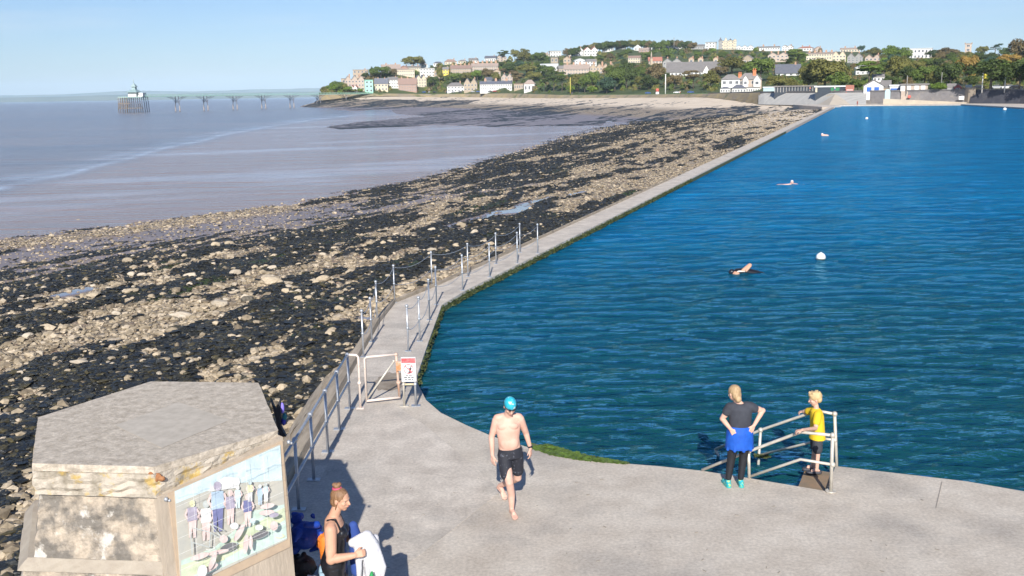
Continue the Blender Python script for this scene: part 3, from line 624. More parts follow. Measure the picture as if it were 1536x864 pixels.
def hexs(sc, dz=0, left=0.): return [((p.x-cx)*sc-(left if p.x < cx-.3 else 0), (p.y-cy)*sc) for p in HX]
def rough_prism(lo, hi, z0, z1, name, m, nz=8, amp=.012, cap=True, seed=0, sub=14):
    n = 6; rr = random.Random(seed); mb = MB(); rows = []
    for k in range(nz+1):
        t = k/nz; z = z0+(z1-z0)*t; row = []
        for i in range(n):
            for j in range(sub):
                s0 = j/sub; a = [lo[i][c]+(lo[(i+1)%n][c]-lo[i][c])*s0 for c in (0,1)]; b = [hi[i][c]+(hi[(i+1)%n][c]-hi[i][c])*s0 for c in (0,1)]
                x = a[0]+(b[0]-a[0])*t; y = a[1]+(b[1]-a[1])*t; q = rr.uniform(-1,1)*amp*(.4 if k in (0,nz) else 1); L_ = math.hypot(x,y)
                row.append((x*(1+q/L_), y*(1+q/L_), z+(rr.uniform(-1,1)*amp*.3 if 0 < k < nz else 0)))
        rows.append(row)
    w_ = n*sub; vs = [v for r in rows for v in r]; fs = []
    for k in range(nz):
        for j in range(w_): fs.append((k*w_+(j+1)%w_, k*w_+j, (k+1)*w_+j, (k+1)*w_+(j+1)%w_))
    fs.append(tuple(range(nz*w_, (nz+1)*w_))[::-1]); mb.add(vs, fs); return mb.build(name, m, block)
rough_prism(hexs(1.0), hexs(1.0), ZT-.07, ZT, 'cap_slab', topm, 2, .008, seed=1)
rough_prism(hexs(1.0), hexs(1.012), ZT-.30, ZT-.072, 'cap_edge', lich, 6, .016, seed=2)
rough_prism(hexs(.985, left=.10), hexs(.965, left=.0), 1.62, ZT-.302, 'upper_wall', blockm, 10, .012, seed=3)
rough_prism(hexs(1.01, left=.24), hexs(.985, left=.16), 1.50, 1.618, 'ledge', mat('ledge_concrete', (.34,.29,.235), .9, (.42,.37,.30), 4, .008, 30), 2, .010, seed=4)
rough_prism(hexs(1.02, left=1.15), hexs(.99, left=.20), -2.9, 1.498, 'lower_wall', blockm, 24, .022, seed=5)
pt = MB(); c_ = [RP(*q, Vector((0,0,ZT+.003)), Vector((0,0,1)))-Vector((cx,cy,0)) for q in ((172,638),(268,603),(345,630),(243,672))]; pt.add(c_, [(0,3,2,1)]); pt.build('patch', mat('block_patch', (.42,.375,.31), .85, (.53,.475,.40), 7, detail=9), block)
rs = MB(); q0 = HX[4]-Vector((cx,cy,0)); [rs.ball(q0+Vector((-.03+.03*k_,.012,-.10-.02*(k_%2))), (.035,.02,.05-.008*k_), 0, 12, 8) for k_ in range(4)]; rs.build('rust_stain', mat('rust_stain', (.30,.11,.04), .9, (.42,.20,.09), 14, .02, 40), block)
# mural panel on the face between corners D and C
Dp, Cp = HX[4].copy(), HX[3].copy(); t_ = (Cp-Dp); t_.z = 0; t_.normalize(); nf = Vector((t_.y, -t_.x, 0)); p0 = Dp+nf*.02
mural = empty('mural', (Dp.x, Dp.y, 0), label='painted tile mural of swimmers in a concrete frame on the face of the block', cat='mural')
mo = Vector((Dp.x, Dp.y, 0))
def panel(corners, off, th, name, m, parent=mural):
    c = [RP(*q, p0+nf*off, nf)-mo for q in corners]; bk = [v-nf*th for v in c]; mb = MB(); mb.add(c+bk, [(0,3,2,1),(4,5,6,7),(0,1,5,4),(1,2,6,5),(2,3,7,6),(3,0,4,7)]); return mb.build(name, m, parent)
panel([(241,748),(424,655),(444,880),(262,1000)], .05, .16, 'backing_panel', mat('frame_concrete', (.52,.44,.35), .9, (.38,.32,.25), 4, .008, 30, stretch=(1,1,.3), detail=9))
panel([(253,741),(424,661),(436,820),(271,900)], .062, .02, 'frame', mat('frame_strip', (.52,.40,.28), .85, (.44,.34,.25), 8))
ZM = lambda x, y: (240+x/4.036, 650+y/4.036)
panel([(262,737),(420,667),(431,809),(272,885)], .070, .01, 'tile_panel', mat('mural_ground', (.55,.53,.46), .5, (.46,.46,.42), 6))
mc0 = {'sky':(.42,.66,.74),'skyd':(.25,.48,.60),'green':(.45,.60,.30),'aqua':(.38,.66,.56),'yel':(.66,.66,.25),'skin':(.74,.46,.44),'blue':(.18,.42,.66),'navy':(.05,.05,.20),'purp':(.14,.10,.30),'black':(.035,.035,.05),'white':(.75,.78,.78),'grey':(.30,.38,.38)}
mc = {k: tuple(c*.50+g_*.50*.95 for c, g_ in zip(v, (.62,.60,.56))) for k, v in mc0.items()}; mc['black'] = (.15,.15,.16); mc['navy'] = (.16,.17,.33); mk = list(mc); mm = [mat('mural_'+k, mc[k], .5, tuple(min(1, c*1.25+.03) for c in mc[k]), 12) for k in mk]
mu = MB(); lay = [0]
def mp(col, pts):
    lay[0] += 1; off = .0705+.00018*lay[0]; c = [RP(*ZM(*q), p0+nf*off, nf)-mo for q in pts]
    mu.add(c, [tuple(range(len(c)))], mk.index(col))
def ell(col, x, y, rx, ry, rot=0, n=14):
    mp(col, [(x+rx*math.cos(a)*math.cos(rot)-ry*math.sin(a)*math.sin(rot), y+rx*math.cos(a)*math.sin(rot)+ry*math.sin(a)*math.cos(rot)) for a in [2*math.pi*i/n for i in range(n)]])
def ell(col, x, y, rx, ry, rot=0, n=14, ol=True):
    P_ = [(x+rx*math.cos(a)*math.cos(rot)-ry*math.sin(a)*math.sin(rot), y+rx*math.cos(a)*math.sin(rot)+ry*math.sin(a)*math.cos(rot)) for a in [2*math.pi*i/n for i in range(n)]]; mp(col, P_)
    if ol: strok('grey', P_+[P_[0]], 1.6)
def strok(col, pts, w_=5):
    for a, b in zip(pts[:-1], pts[1:]):
        d = Vector((b[0]-a[0], b[1]-a[1])); L_ = d.length or 1; nx, ny = -d.y/L_*w_/2, d.x/L_*w_/2; mp(col, [(a[0]+nx,a[1]+ny),(b[0]+nx,b[1]+ny),(b[0]-nx,b[1]-ny),(a[0]-nx,a[1]-ny)])
mp('sky', [(90,352),(728,72),(738,285),(480,300),(380,330),(280,350),(96,425)])
mp('aqua', [(128,770),(330,690),(500,545),(560,470),(752,430),(768,635),(130,925)])
mp('green', [(128,800),(300,740),(430,640),(560,560),(754,445),(760,520),(520,690),(130,900)])
for x0, y0, x1, y1 in ((110,395,230,365),(240,350,330,335),(600,140,720,95),(650,215,730,190),(520,230,610,215),(560,280,640,240),(380,270,470,240)): strok('skyd', [(x0,y0),((x0+x1)/2,(y0+y1)/2-8),(x1,y1)], 9)
for k in range(16):
    rr = random.Random(k); x = rr.uniform(150,720); y = 870-(x-130)*.42-rr.uniform(0,110); strok(rr.choice(['yel','white','sky','grey']), [(x,y),(x+25,y+6),(x+55,y-6),(x+40,y-18)], 5)
mp('white', [(290,345),(390,262),(480,270),(485,300),(470,330),(300,352)])
def fig(x, y, h, top, bot, hat='skin'):
    ell(hat, x, y, h*.085, h*.10); strok('skin', [(x-h*.13,y+h*.16),(x-h*.19,y+h*.32),(x-h*.10,y+h*.46)], h*.05); strok('skin', [(x+h*.13,y+h*.14),(x+h*.20,y+h*.30),(x+h*.12,y+h*.42)], h*.05); mp(top, [(x-h*.13,y+h*.12),(x+h*.12,y+h*.09),(x+h*.15,y+h*.45),(x-h*.13,y+h*.5)])
    mp(bot, [(x-h*.10,y+h*.5),(x+h*.12,y+h*.45),(x+h*.10,y+h*.93),(x+h*.03,y+h*.95),(x+.0,y+h*.6),(x-h*.02,y+h*.95),(x-h*.08,y+h*.95)])
for a in ((195,425,220,'purp','skin','yel'),(278,430,230,'white','skin','grey'),(348,320,290,'blue','navy','purp'),(425,362,200,'purp','skin','skin'),(470,330,130,'sky','sky','white'),(530,385,190,'navy','skin','skin'),(605,320,120,'blue','blue','white'),(640,310,110,'sky','white','grey'),(545,300,120,'yel','white','sky')): fig(*a)
strok('grey', [(185,590),(195,735),(195,660),(300,690),(305,600),(190,570)], 7); strok('grey', [(305,600),(390,650),(300,545),(390,590)], 6)
for x, y, rx, ry, ro, c in ((415,690,55,24,-.35,'black'),(605,615,55,20,-.35,'black'),(385,640,26,24,0,'skin'),(350,720,70,14,-.2,'skin'),(480,600,18,60,.5,'skin'),(300,820,60,16,-.5,'skin'),(240,745,60,18,-.3,'skin'),(520,670,16,60,.1,'skin'),(550,660,12,45,0,'skin'),(600,570,24,18,0,'white'),(650,440,44,16,-.2,'skin'),(648,480,48,16,-.1,'skin'),(690,495,30,14,-.2,'purp'),(690,560,24,30,0,'skin'),(320,770,16,60,.35,'skin'),(560,530,18,16,0,'sky'),(450,560,26,20,0,'white'),(255,835,30,40,.2,'white')): ell(c, x, y, rx, ry, ro)
for k in range(1, 6):
    a = k/6; strok('white', [(90+638*a, 352-280*a), (128+640*a, 925-290*a)], 1.6)
    strok('white', [(90+40*a, 352+573*a), (728+40*a, 72+563*a)], 1.6)
mu.build('painted_figures', mm, mural)
for q in ((249,749),(433,663)):
    b_ = MB(); c = RP(*q, p0+nf*.055, nf)-mo; b_.ball(c, .022); b_.ball(c+t_*.03-Vector((0,0,.02)), .016); b_.build('bracket', galv, mural)
# dark post with bright flags behind the block
dp = empty('dark_board', (G(418,650,2.0)), label='narrow dark timber board standing behind the right corner of the block', cat='board')
y0_ = 11.6; a_ = P(404,600,y0_); b__ = P(419,600,y0_); o_ = P(412,650,y0_); dp.location = (o_.x, y0_, 0)
m_ = MB(); m_.add([Vector((p.x-o_.x, dy, p.z)) for dy in (0,.06) for p in (P(405,598,y0_),P(413,615,y0_),P(420,598,y0_),P(421,640,y0_),P(429,655,y0_),P(416,657,y0_),P(414,630,y0_))], [(0,1,2,3,4,5,6)[::-1],(7,8,9,10,11,12,13)]+[(i,(i+1)%7,7+(i+1)%7,7+i) for i in range(7)]); m_.build('plank', mat('dark_board', (.025,.027,.035), .6), dp)
m_ = MB(); m_.tube([(P(415,650,y0_).x-o_.x,.03,-.0),(P(415,650,y0_).x-o_.x,.03,P(415,640,y0_).z)], .03, 8); m_.build('stake', mat('dark_board', (.03,.03,.04)), dp)
gl = MB(); q = P(423.5,612,11.66); gl.ball((0,0,0), (.025,.03,.07)); gl.ball((.02,0,-.11), (.03,.03,.045), 1); gl.ball((.005,0,-.17), (.03,.03,.05), 2)
tag(gl.build('swim_hat_bundle', [mat('lilac_cloth',(.25,.2,.75)), mat('teal_cloth',(.02,.18,.22)), mat('navy_cloth',(.03,.04,.35))], None, q), 'bundle of lilac, teal and navy cloth hanging on the dark board behind the block', 'cloth')

# ------------------------------------------------------------------ stones and weed on the beach
ICO_V, ICO_F = None, None
_b = bmesh.new(); bmesh.ops.create_icosphere(_b, subdivisions=1, radius=1.); ICO_V = np.array([v.co[:] for v in _b.verts]); ICO_F = np.array([[v.index for v in f.verts] for f in _b.faces]); _b.free()
def scatter(n, y0, y1, prob, seed, cap):
    r = np.random.default_rng(seed); Y = 1/np.sqrt(r.uniform(1/y1**1.4, 1/y0**1.4, n)**(2/1.4)) if False else np.exp(r.uniform(math.log(y0), math.log(y1), n)); X = Y*r.uniform(-.60, .36, n)
    z, weed, mud, sand, pud, green, s, d, u = fields(X, Y); ok = (d > 1.45) & (u < 1.08) & (z > -4.1) & (Y < 420) & (r.random(n) < prob(weed, mud, sand, u, s, d)*(1-pud*.9))
    return [a[ok][:cap] for a in (X, Y, z, weed, mud, u)], r
def lumps(name, X, Y, Z, sx, sy, sz, mats, r, tint, jit=.28, smooth=False):
    n = len(X); V = ICO_V[None]*(1+r.uniform(-jit, jit, (n, len(ICO_V), 1))); a = r.uniform(0, 6.28, n); c, s = np.cos(a)[:,None], np.sin(a)[:,None]
    vx = V[...,0]*sx[:,None]; vy = V[...,1]*sy[:,None]; vz = V[...,2]*sz[:,None]; tl = r.uniform(-.35,.35,n)[:,None]; vz = vz+vx*tl*.6
    P_ = np.stack([vx*c-vy*s+X[:,None], vx*s+vy*c+Y[:,None], vz+(Z+sz*.35)[:,None]], -1).reshape(-1, 3)
    Fq = (ICO_F[None]+(np.arange(n)*len(ICO_V))[:,None,None]).reshape(-1, 3)
    return np_mesh(name, P_, Fq, mats, smooth, {'tint': np.repeat(tint, len(ICO_V))})
def tintmat(name, a, b, c, rough, bump=.01, sc=9):
    m = bpy.data.materials.new(name); m.use_nodes = True; N = m.node_tree.nodes; L = m.node_tree.links; p = N['Principled BSDF']
    at = N.new('ShaderNodeAttribute'); at.attribute_name = 'tint'; rp = N.new('ShaderNodeValToRGB'); L.new(at.outputs['Fac'], rp.inputs[0])
    rp.color_ramp.elements[0].color = (*a, 1); rp.color_ramp.elements[1].color = (*b, 1); k = rp.color_ramp.elements.new(.5); k.color = (*c, 1)
    tc = N.new('ShaderNodeTexCoord'); nz = N.new('ShaderNodeTexNoise'); nz.inputs['Scale'].default_value = sc; nz.inputs['Detail'].default_value = 6; L.new(tc.outputs['Object'], nz.inputs[0])
    hs = N.new('ShaderNodeHueSaturation'); mr = N.new('ShaderNodeMapRange'); L.new(nz.outputs['Fac'], mr.inputs[0]); mr.inputs[1].default_value = .3; mr.inputs[2].default_value = .7; mr.inputs[3].default_value = .72; mr.inputs[4].default_value = 1.2
    L.new(mr.outputs[0], hs.inputs['Value']); L.new(rp.outputs[0], hs.inputs['Color']); L.new(hs.outputs[0], p.inputs['Base Color']); p.inputs['Roughness'].default_value = rough
    bp = N.new('ShaderNodeBump'); bp.inputs['Distance'].default_value = bump; L.new(nz.outputs['Fac'], bp.inputs['Height']); L.new(bp.outputs[0], p.inputs['Normal']); return m
stonem = tintmat('beach_stone', (.16,.125,.085), (.52,.43,.315), (.34,.275,.185), .85)
weedm = tintmat('black_seaweed', (.014,.016,.017), (.085,.070,.030), (.028,.030,.028), .5, .02, 14)
(X, Y, Z, W_, M_, U_), r = scatter(420000, 9, 330, lambda w_, m, sa, u, s, d: np.clip((1-w_)*(1-sa)*(1-m*.93)*.75+w_*.03+.03*m, 0, 1), 21, 75000)
sz = np.clip(np.exp(r.normal(-2.9, .50, len(X))), .025, .24); sz = np.maximum(sz, Y*.0008)
tag(link('beach_stones', lumps('beach_stones', X, Y, Z, sz*r.uniform(.8,1.5,len(X)), sz*r.uniform(.7,1.1,len(X)), sz*r.uniform(.35,.7,len(X)), stonem, r, r.random(len(X)))),
    'pale tan stones strewn over the beach between bands of black seaweed', 'stones', kind='stuff')
(X, Y, Z, W_, M_, U_), r = scatter(420000, 9, 330, lambda w_, m, sa, u, s, d: np.clip(w_**1.5*.95+(1-w_)*.07*(1-sa)*(1-m*.5)+.015*m, 0, 1), 22, 80000)
sz = np.clip(np.exp(r.normal(-2.95, .42, len(X))), .025, .16); sz = np.maximum(sz, Y*.0009)
tag(link('seaweed', lumps('seaweed', X, Y, Z, sz*r.uniform(1.,2.,len(X)), sz*r.uniform(.6,1.1,len(X)), sz*r.uniform(.25,.5,len(X)), weedm, r, r.random(len(X))**1.6, .45)),
    'black bladder seaweed lying in long bands over the beach', 'seaweed', kind='stuff')
# individual boulders
bmesh_list = []
for k in range(6):
    b = bmesh.new(); bmesh.ops.create_icosphere(b, subdivisions=3, radius=1.); rr = random.Random(k)
    for _ in range(9):      # cut flat facets
        n = Vector((rr.gauss(0,1), rr.gauss(0,1), rr.gauss(0,.8))).normalized(); dd = rr.uniform(.55,.8)
        for v in b.verts:
            q = v.co.dot(n)
            if q > dd: v.co -= n*(q-dd)*.95
    for v in b.verts: v.co += v.co.normalized()*rr.uniform(-.03,.03)
    me = bpy.data.meshes.new('boulder'); b.to_mesh(me); b.free(); me.materials.append(None); bmesh_list.append(me)
bm1 = mat('boulder_tan', (.36,.29,.20), .9, (.48,.40,.29), 2.4, .02, 9, rand=.22, detail=8, col3=(.20,.17,.12), scale3=2.2, lo3=.6, hi3=.7)
bm2 = mat('boulder_pale', (.44,.37,.28), .9, (.54,.47,.37), 2.4, .02, 9, rand=.15, detail=8, col3=(.10,.095,.06), scale3=2., lo3=.62, hi3=.7)
def zat(x, y): return float(fields(np.array([x]), np.array([y]))[0][0])
def boulder(px, py, wpx, asp=.5, k=0, m=bm1, label=None, rz=None):
    p = G(px, py, -2.6)
    for _ in range(6): p = G(px, py, zat(p.x, p.y))
    dist = p.y*_c+(H-p.z)*_s; r_ = wpx/2*dist/F; o = link('boulder', bmesh_list[k % 6], None, (p.x, p.y, zat(p.x, p.y)+r_*asp*.25))
    o.scale = (r_, r_*random.uniform(.6,.9), r_*asp); o.rotation_euler = (random.uniform(-.15,.15), random.uniform(-.2,.2), random.uniform(-.5,.5) if rz is None else rz)
    o.material_slots[0].link = 'OBJECT'; o.material_slots[0].material = m
    tag(o, label or 'rounded tan boulder lying among black seaweed and smaller stones on the beach', 'boulder', 'boulders scattered on the beach'); return o
for a in [(274,477,44,.36,0,bm2,'long flat-topped pale boulder, leftmost of the biggest ones on the beach'),(330,457,32,.42,1,bm2,'pale slab-sided boulder leaning among seaweed in the middle of the beach'),
          (408,425,40,.42,2,bm1,'broad wedge-shaped tan boulder, farthest of the big ones before the railing'),(372,452,22,.7,3,mat('boulder_dark',(.06,.055,.045),.8,(.16,.14,.11),3,.02,9),'dark seaweed-covered boulder beside the pale slab-sided one'),
          (483,424,26,.5,4,bm1,'tan boulder nearest the seaside chain posts'),(347,387,18,.7,5,bm1,'upright tan boulder at the far edge of the near seaweed'),(353,410,18,.6,1,bm2,None),(41,498,20,.6,2,bm2,'lone pale boulder near the left edge of the picture'),
          (285,412,22,.4,3,bm2,None),(212,413,16,.5,4,bm2,None),(140,444,26,.35,2,bm1,'flat tan boulder beside the mud pools on the left'),(196,437,24,.35,1,bm1,None),(45,535,24,.5,3,bm1,None),(120,545,30,.35,4,bm2,'long low pale boulder in the dense seaweed above the block'),
          (422,585,22,.7,0,bm1,'square tan boulder directly behind the block corner'),(410,590,18,.7,2,bm1,None),(445,548,16,.7,5,bm1,None)]:
    boulder(a[0], a[1], a[2], a[3], a[4], a[5], a[6])
nb = 17; rr = random.Random(77)
while nb < 285:
    px_, py_ = rr.uniform(-10, 760), rr.triangular(300, 640, 430)
    p = G(px_, py_, -2.6); f_ = fields(np.array([p.x]), np.array([p.y])); d_, u_, sa, mu_ = float(f_[7][0]), float(f_[8][0]), float(f_[3][0]), float(f_[2][0])
    if d_ < 2 or u_ > .95 or sa > .4 or (mu_ > .6 and rr.random() < .85) or p.y < 9: continue
    if px_ < 430 and py_ > 575 and px_ > 40: continue
    boulder(px_, py_, rr.triangular(6, 17, 8), rr.uniform(.4,.75), rr.randrange(6), rr.choice([bm1, bm1, bm2])); nb += 1

# ------------------------------------------------------------------ trees
def crown_mesh(kind, seed):
    r = np.random.default_rng(seed); lob = []
    if kind in ('dome','round','bush'):
        z0, z1 = {'dome':(.06,1.),'round':(.14,1.),'bush':(.0,1.)}[kind]; zc = (z0+z1)/2; rz = (z1-z0)/2
        for _ in range(26):
            v = r.normal(size=3); v /= np.linalg.norm(v); v[2] = v[2]*.9+.1; q = .62; lob.append((v[0]*.36*q/.62, v[1]*.36, zc+v[2]*rz*.62, r.uniform(.11,.20), r.uniform(.7,1.1)*(rz/.41)))
        lob.append((0,0,zc,.32,rz/.41))
    elif kind == 'pine':
        for _ in range(17): lob.append((r.uniform(-.36,.36), r.uniform(-.3,.3), r.uniform(.52,.93), r.uniform(.10,.2), .42))
    elif kind == 'cedar':
        for k in range(8): lob.append((r.uniform(-.34,.34), r.uniform(-.2,.2), .5+.06*k, r.uniform(.12,.2), .22))
    elif kind == 'conifer':
        for k in range(12): t = k/11; lob.append((r.uniform(-.05,.05), 0, .12+.8*t, .38*(1-t)+.06, .7))
    V = []; per = 3400//len(lob)
    for (x, y, z, R_, a) in lob:
        n = max(20, int(per*(R_/.16)**1.4)); d = r.normal(size=(n,3)); d /= np.linalg.norm(d, axis=1)[:,None]; d[:,2] = np.where(d[:,2] < -.3, -d[:,2], d[:,2])
        rad = R_*r.uniform(.72, 1.12, n)[:,None]; c = d*rad; c[:,2] *= a*.82; c += (x, y, z)
        nn_ = d+r.normal(size=(n,3))*.55; nn_ /= np.linalg.norm(nn_, axis=1)[:,None]; t = np.cross(nn_, r.normal(size=(n,3))); t /= np.linalg.norm(t, axis=1)[:,None]; b = np.cross(nn_, t); s = r.uniform(.012,.028,n)[:,None]
        V.append(np.stack([c-t*s-b*s*.7, c+t*s-b*s*.7, c+t*s+b*s, c-t*s+b*s*.6], 1))
    V = np.concatenate(V).reshape(-1,3); V[:,2] = np.maximum(V[:,2], .0); q = np.arange(len(V)).reshape(-1,4)
    # inner branches mass so the crown is not see-through everywhere
    return np_mesh('crown', V, q, None if False else [None], False)
def trunk_mesh(kind, seed):
    rr = random.Random(seed); m_ = MB(); top = {'pine':.7,'cedar':.85,'conifer':.9,'bush':.4}.get(kind, .6)
    m_.tube([(0,0,-.06),(rr.uniform(-.02,.02),0,top*.5),(rr.uniform(-.04,.04),0,top)], [.035,.024,.012], 7)
    for _ in range(6):
        a = rr.random()*6.28; z = rr.uniform(.25,.6)*top/.6; m_.tube([(0,0,z),(.14*math.cos(a),.14*math.sin(a),z+.12),(.27*math.cos(a),.27*math.sin(a),z+.2)], [.014,.009,.004], 5)
    return m_.mesh('trunk', mat('bark', (.10,.08,.06), .9, (.17,.14,.11), 8))
LEAF = {'dark green': leafmat('dark', (.050,.075,.020), (.085,.115,.028)), 'mid green': leafmat('mid', (.090,.135,.028), (.135,.18,.036)), 'bright green': leafmat('bright', (.125,.195,.03), (.18,.25,.04)),
        'olive green': leafmat('olive', (.145,.145,.038), (.21,.20,.055)), 'brown-tinged': leafmat('brown', (.16,.12,.055), (.20,.16,.075)), 'yellow-orange': leafmat('orange', (.32,.20,.045), (.24,.18,.06)), 'blue-green': leafmat('blue', (.05,.095,.06), (.08,.13,.07))}
proto = {}
for k, ns in (('dome',3),('round',3),('bush',2),('pine',3),('cedar',1),('conifer',1)):
    proto[k] = [(crown_mesh(k, 100+i*7), trunk_mesh(k, i)) for i in range(ns)]
trees = []; houses = []
KN = {'dome':'broad domed','round':'rounded','bush':'low bushy','pine':'layered pine-like','cedar':'flat-topped','conifer':'pointed'}
def tree(px, base, top, wpx, kind='dome', col='mid green', label=None, Y=None, pos=None, behind=0):
    p = pos or (on_hill(px, base) if Y is None else P(px, base, Y)); dist = p.y*_c+(H-p.z)*_s; h = (base-top)*dist/F; w_ = wpx*dist/F
    r = empty('tree', (p.x, p.y+behind, p.z-.2), random.uniform(-.6,.6)); cm, tm = random.choice(proto[kind])
    c = link('crown', cm, r); t = link('trunk', tm, r); c.material_slots[0].link = 'OBJECT'; c.material_slots[0].material = LEAF[col]
    for o in (c, t): o.scale = (w_*1.02, w_*1.02, h*1.02)
    tag(r, label, 'tree', 'trees around the town and sea front'); trees.append((px, (base+top)/2, base, wpx, kind, col, r, label)); return r

# ------------------------------------------------------------------ buildings
WALL = {'white': mat('wall_white', (.74,.73,.70), .8, (.66,.65,.62), .6, rand=.06), 'cream': mat('wall_cream', (.66,.58,.42), .85, (.58,.50,.37), .6, rand=.08), 'stone': mat('wall_stone', (.42,.34,.25), .9, (.30,.25,.19), .8, .01, rand=.12),
        'pinkstone': mat('wall_pinkstone', (.54,.44,.36), .9, (.42,.34,.28), .8, rand=.1), 'grey': mat('wall_grey', (.36,.35,.33), .9, (.28,.27,.26), .7), 'tan': mat('wall_tan', (.50,.39,.28), .9, (.40,.32,.24), .6, rand=.1),
        'mint': mat('wall_mint', (.35,.66,.54), .7), 'terracotta': mat('wall_terracotta', (.42,.27,.21), .9, (.34,.24,.19), .6), 'yellow': mat('wall_yellow', (.75,.58,.10), .8), 'green': mat('wall_green', (.05,.22,.10), .8), 'red': mat('wall_red', (.60,.13,.10), .7), 'blue': mat('wall_blue', (.03,.13,.46), .6),
        'dark': mat('wall_dark', (.035,.045,.06), .4), 'paleblue': mat('wall_paleblue', (.42,.56,.60), .7), 'darkred': mat('wall_darkred', (.22,.05,.05), .8)}
ROOF = {'slate': mat('roof_slate', (.11,.12,.15), .6, (.15,.155,.18), .8, rand=.15), 'greyroof': mat('roof_grey', (.24,.22,.21), .8, (.19,.18,.17), .5, rand=.1), 'brownroof': mat('roof_brown', (.30,.20,.16), .85, (.24,.17,.14), .6, rand=.12), 'redroof': mat('roof_red', (.42,.17,.12), .85, (.34,.15,.11), .6),
        'pinkroof': mat('roof_pink', (.40,.31,.26), .85, (.32,.26,.22), .5), 'whiteroof': mat('roof_white', (.62,.64,.66), .6), 'mintroof': mat('roof_mint', (.22,.45,.40), .6)}
winm = mat('window_glass', (.05,.06,.08), .15); frm = mat('window_frame', (.72,.72,.70), .6)
_w = MB(); _w.box((-.5,-.06,0),(.5,.10,1), 1); _w.add([(-.42,-.065,.07),(.42,-.065,.07),(.42,-.065,.93),(-.42,-.065,.93)], [(0,1,2,3)], 0); _w.add([(-.03,-.068,.07),(.03,-.068,.07),(.03,-.068,.93),(-.03,-.068,.93)], [(0,1,2,3)], 1)
WINM = _w.mesh('window', [winm, frm])
def volume(root, x, y, z, w_, d, h, roof, rise, wall, rf, wins=(0, 0), chim=0, gables=1, door=None):
    m_ = MB()
    if roof == 'gable_front':
        gw_ = w_/gables
        for g_ in range(gables):
            xx = x-w_/2+gw_*(g_+.5); m_.add([(xx-gw_/2, y, z-3),(xx+gw_/2, y, z-3),(xx+gw_/2, y, z+h),(xx, y, z+h+rise),(xx-gw_/2, y, z+h),(xx-gw_/2, y+d, z-3),(xx+gw_/2, y+d, z-3),(xx+gw_/2, y+d, z+h),(xx, y+d, z+h+rise),(xx-gw_/2, y+d, z+h)], [(0,1,2,3,4),(9,8,7,6,5),(1,6,7,2),(5,0,4,9)])
    elif roof == 'gable_side':
        m_.add([(x-w_/2,y,z-3),(x+w_/2,y,z-3),(x+w_/2,y+d,z-3),(x-w_/2,y+d,z-3),(x-w_/2,y,z+h),(x+w_/2,y,z+h),(x+w_/2,y+d,z+h),(x-w_/2,y+d,z+h),(x-w_/2,y+d/2,z+h+rise),(x+w_/2,y+d/2,z+h+rise)], [(0,1,5,4),(2,3,7,6),(1,2,6,9,5),(3,0,4,8,7)])
    else: m_.box((x-w_/2,y,z-3),(x+w_/2,y+d,z+h))
    m_.build('wall', WALL[wall], root)
    r_ = MB(); ov = min(.5, w_*.05)
    if roof == 'gable_side':
        for sg_ in (0, 1):
            ye = y-ov if sg_ == 0 else y+d+ov; yr = y+d/2; vs = [(x-w_/2-ov,ye,z+h-.25),(x+w_/2+ov,ye,z+h-.25),(x+w_/2+ov,yr,z+h+rise+.02),(x-w_/2-ov,yr,z+h+rise+.02)]
            r_.add(vs+[(a,b,c+.28) for a,b,c in vs], [(0,1,2,3)[::-1],(4,5,6,7),(0,1,5,4),(1,2,6,5),(2,3,7,6),(3,0,4,7)])
    elif roof == 'gable_front':
        gw_ = w_/gables
        for g_ in range(gables):
            xx = x-w_/2+gw_*(g_+.5)
            for s_ in (-1, 1):
                xe = xx+s_*(gw_/2+(ov if gables == 1 else 0)); vs = [(xe,y-ov,z+h-.1),(xx,y-ov,z+h+rise+.05),(xx,y+d+ov,z+h+rise+.05),(xe,y+d+ov,z+h-.1)]
                r_.add(vs+[(a,b,c+.3) for a,b,c in vs], [(0,1,2,3),(7,6,5,4),(0,4,5,1),(1,5,6,2),(2,6,7,3),(3,7,4,0)])
    elif roof == 'hip':
        i_ = min(w_, d)/2*.95; vs = [(x-w_/2-ov,y-ov,z+h),(x+w_/2+ov,y-ov,z+h),(x+w_/2+ov,y+d+ov,z+h),(x-w_/2-ov,y+d+ov,z+h),(x-w_/2+i_,y+d/2,z+h+rise),(x+w_/2-i_,y+d/2,z+h+rise)]
        r_.add(vs, [(0,1,5,4),(1,2,5),(2,3,4,5),(3,0,4),(3,2,1,0)])
    else: r_.box((x-w_/2-ov,y-ov,z+h+.004),(x+w_/2+ov,y+d+ov,z+h+.5))
    ro = r_.build('roof', ROOF[rf], root)
    for c in range(chim):
        cx_ = x+(-w_/2+w_*(c+.5)/chim if chim > 1 else w_*.3); b_ = MB(); cw = max(.5, w_*.035)
        b_.box((cx_-cw,y+d/2-cw*.6,z+h),(cx_+cw,y+d/2+cw*.6,z+h+rise+cw*2.2)); b_.box((cx_-cw*.6,y+d/2-.2,z+h+rise+cw*2.2),(cx_+cw*.6,y+d/2+.2,z+h+rise+cw*2.9)); b_.build('chimney', CHM, ro)
    nc, nr = wins
    for i in range(nc):
        for j in range(nr):
            if door is not None and (i, j) == (door, 0):
                D_ = MB(); xx = x-w_/2+w_*(i+.5)/nc; D_.box((xx-.55,y-.08,z),(xx+.55,y+.05,z+2.1)); D_.build('door', WALL['dark'], root); continue
            o = link('window', WINM, root); o.location = (x-w_/2+w_*(i+.5)/nc, y, z+h*(j+.28)/nr); o.scale = (min(w_/nc*.5, 3.2), 1, h/nr*.5)
CHM = mat('chimney_brick', (.48,.25,.15), .9, (.40,.30,.22), 2)
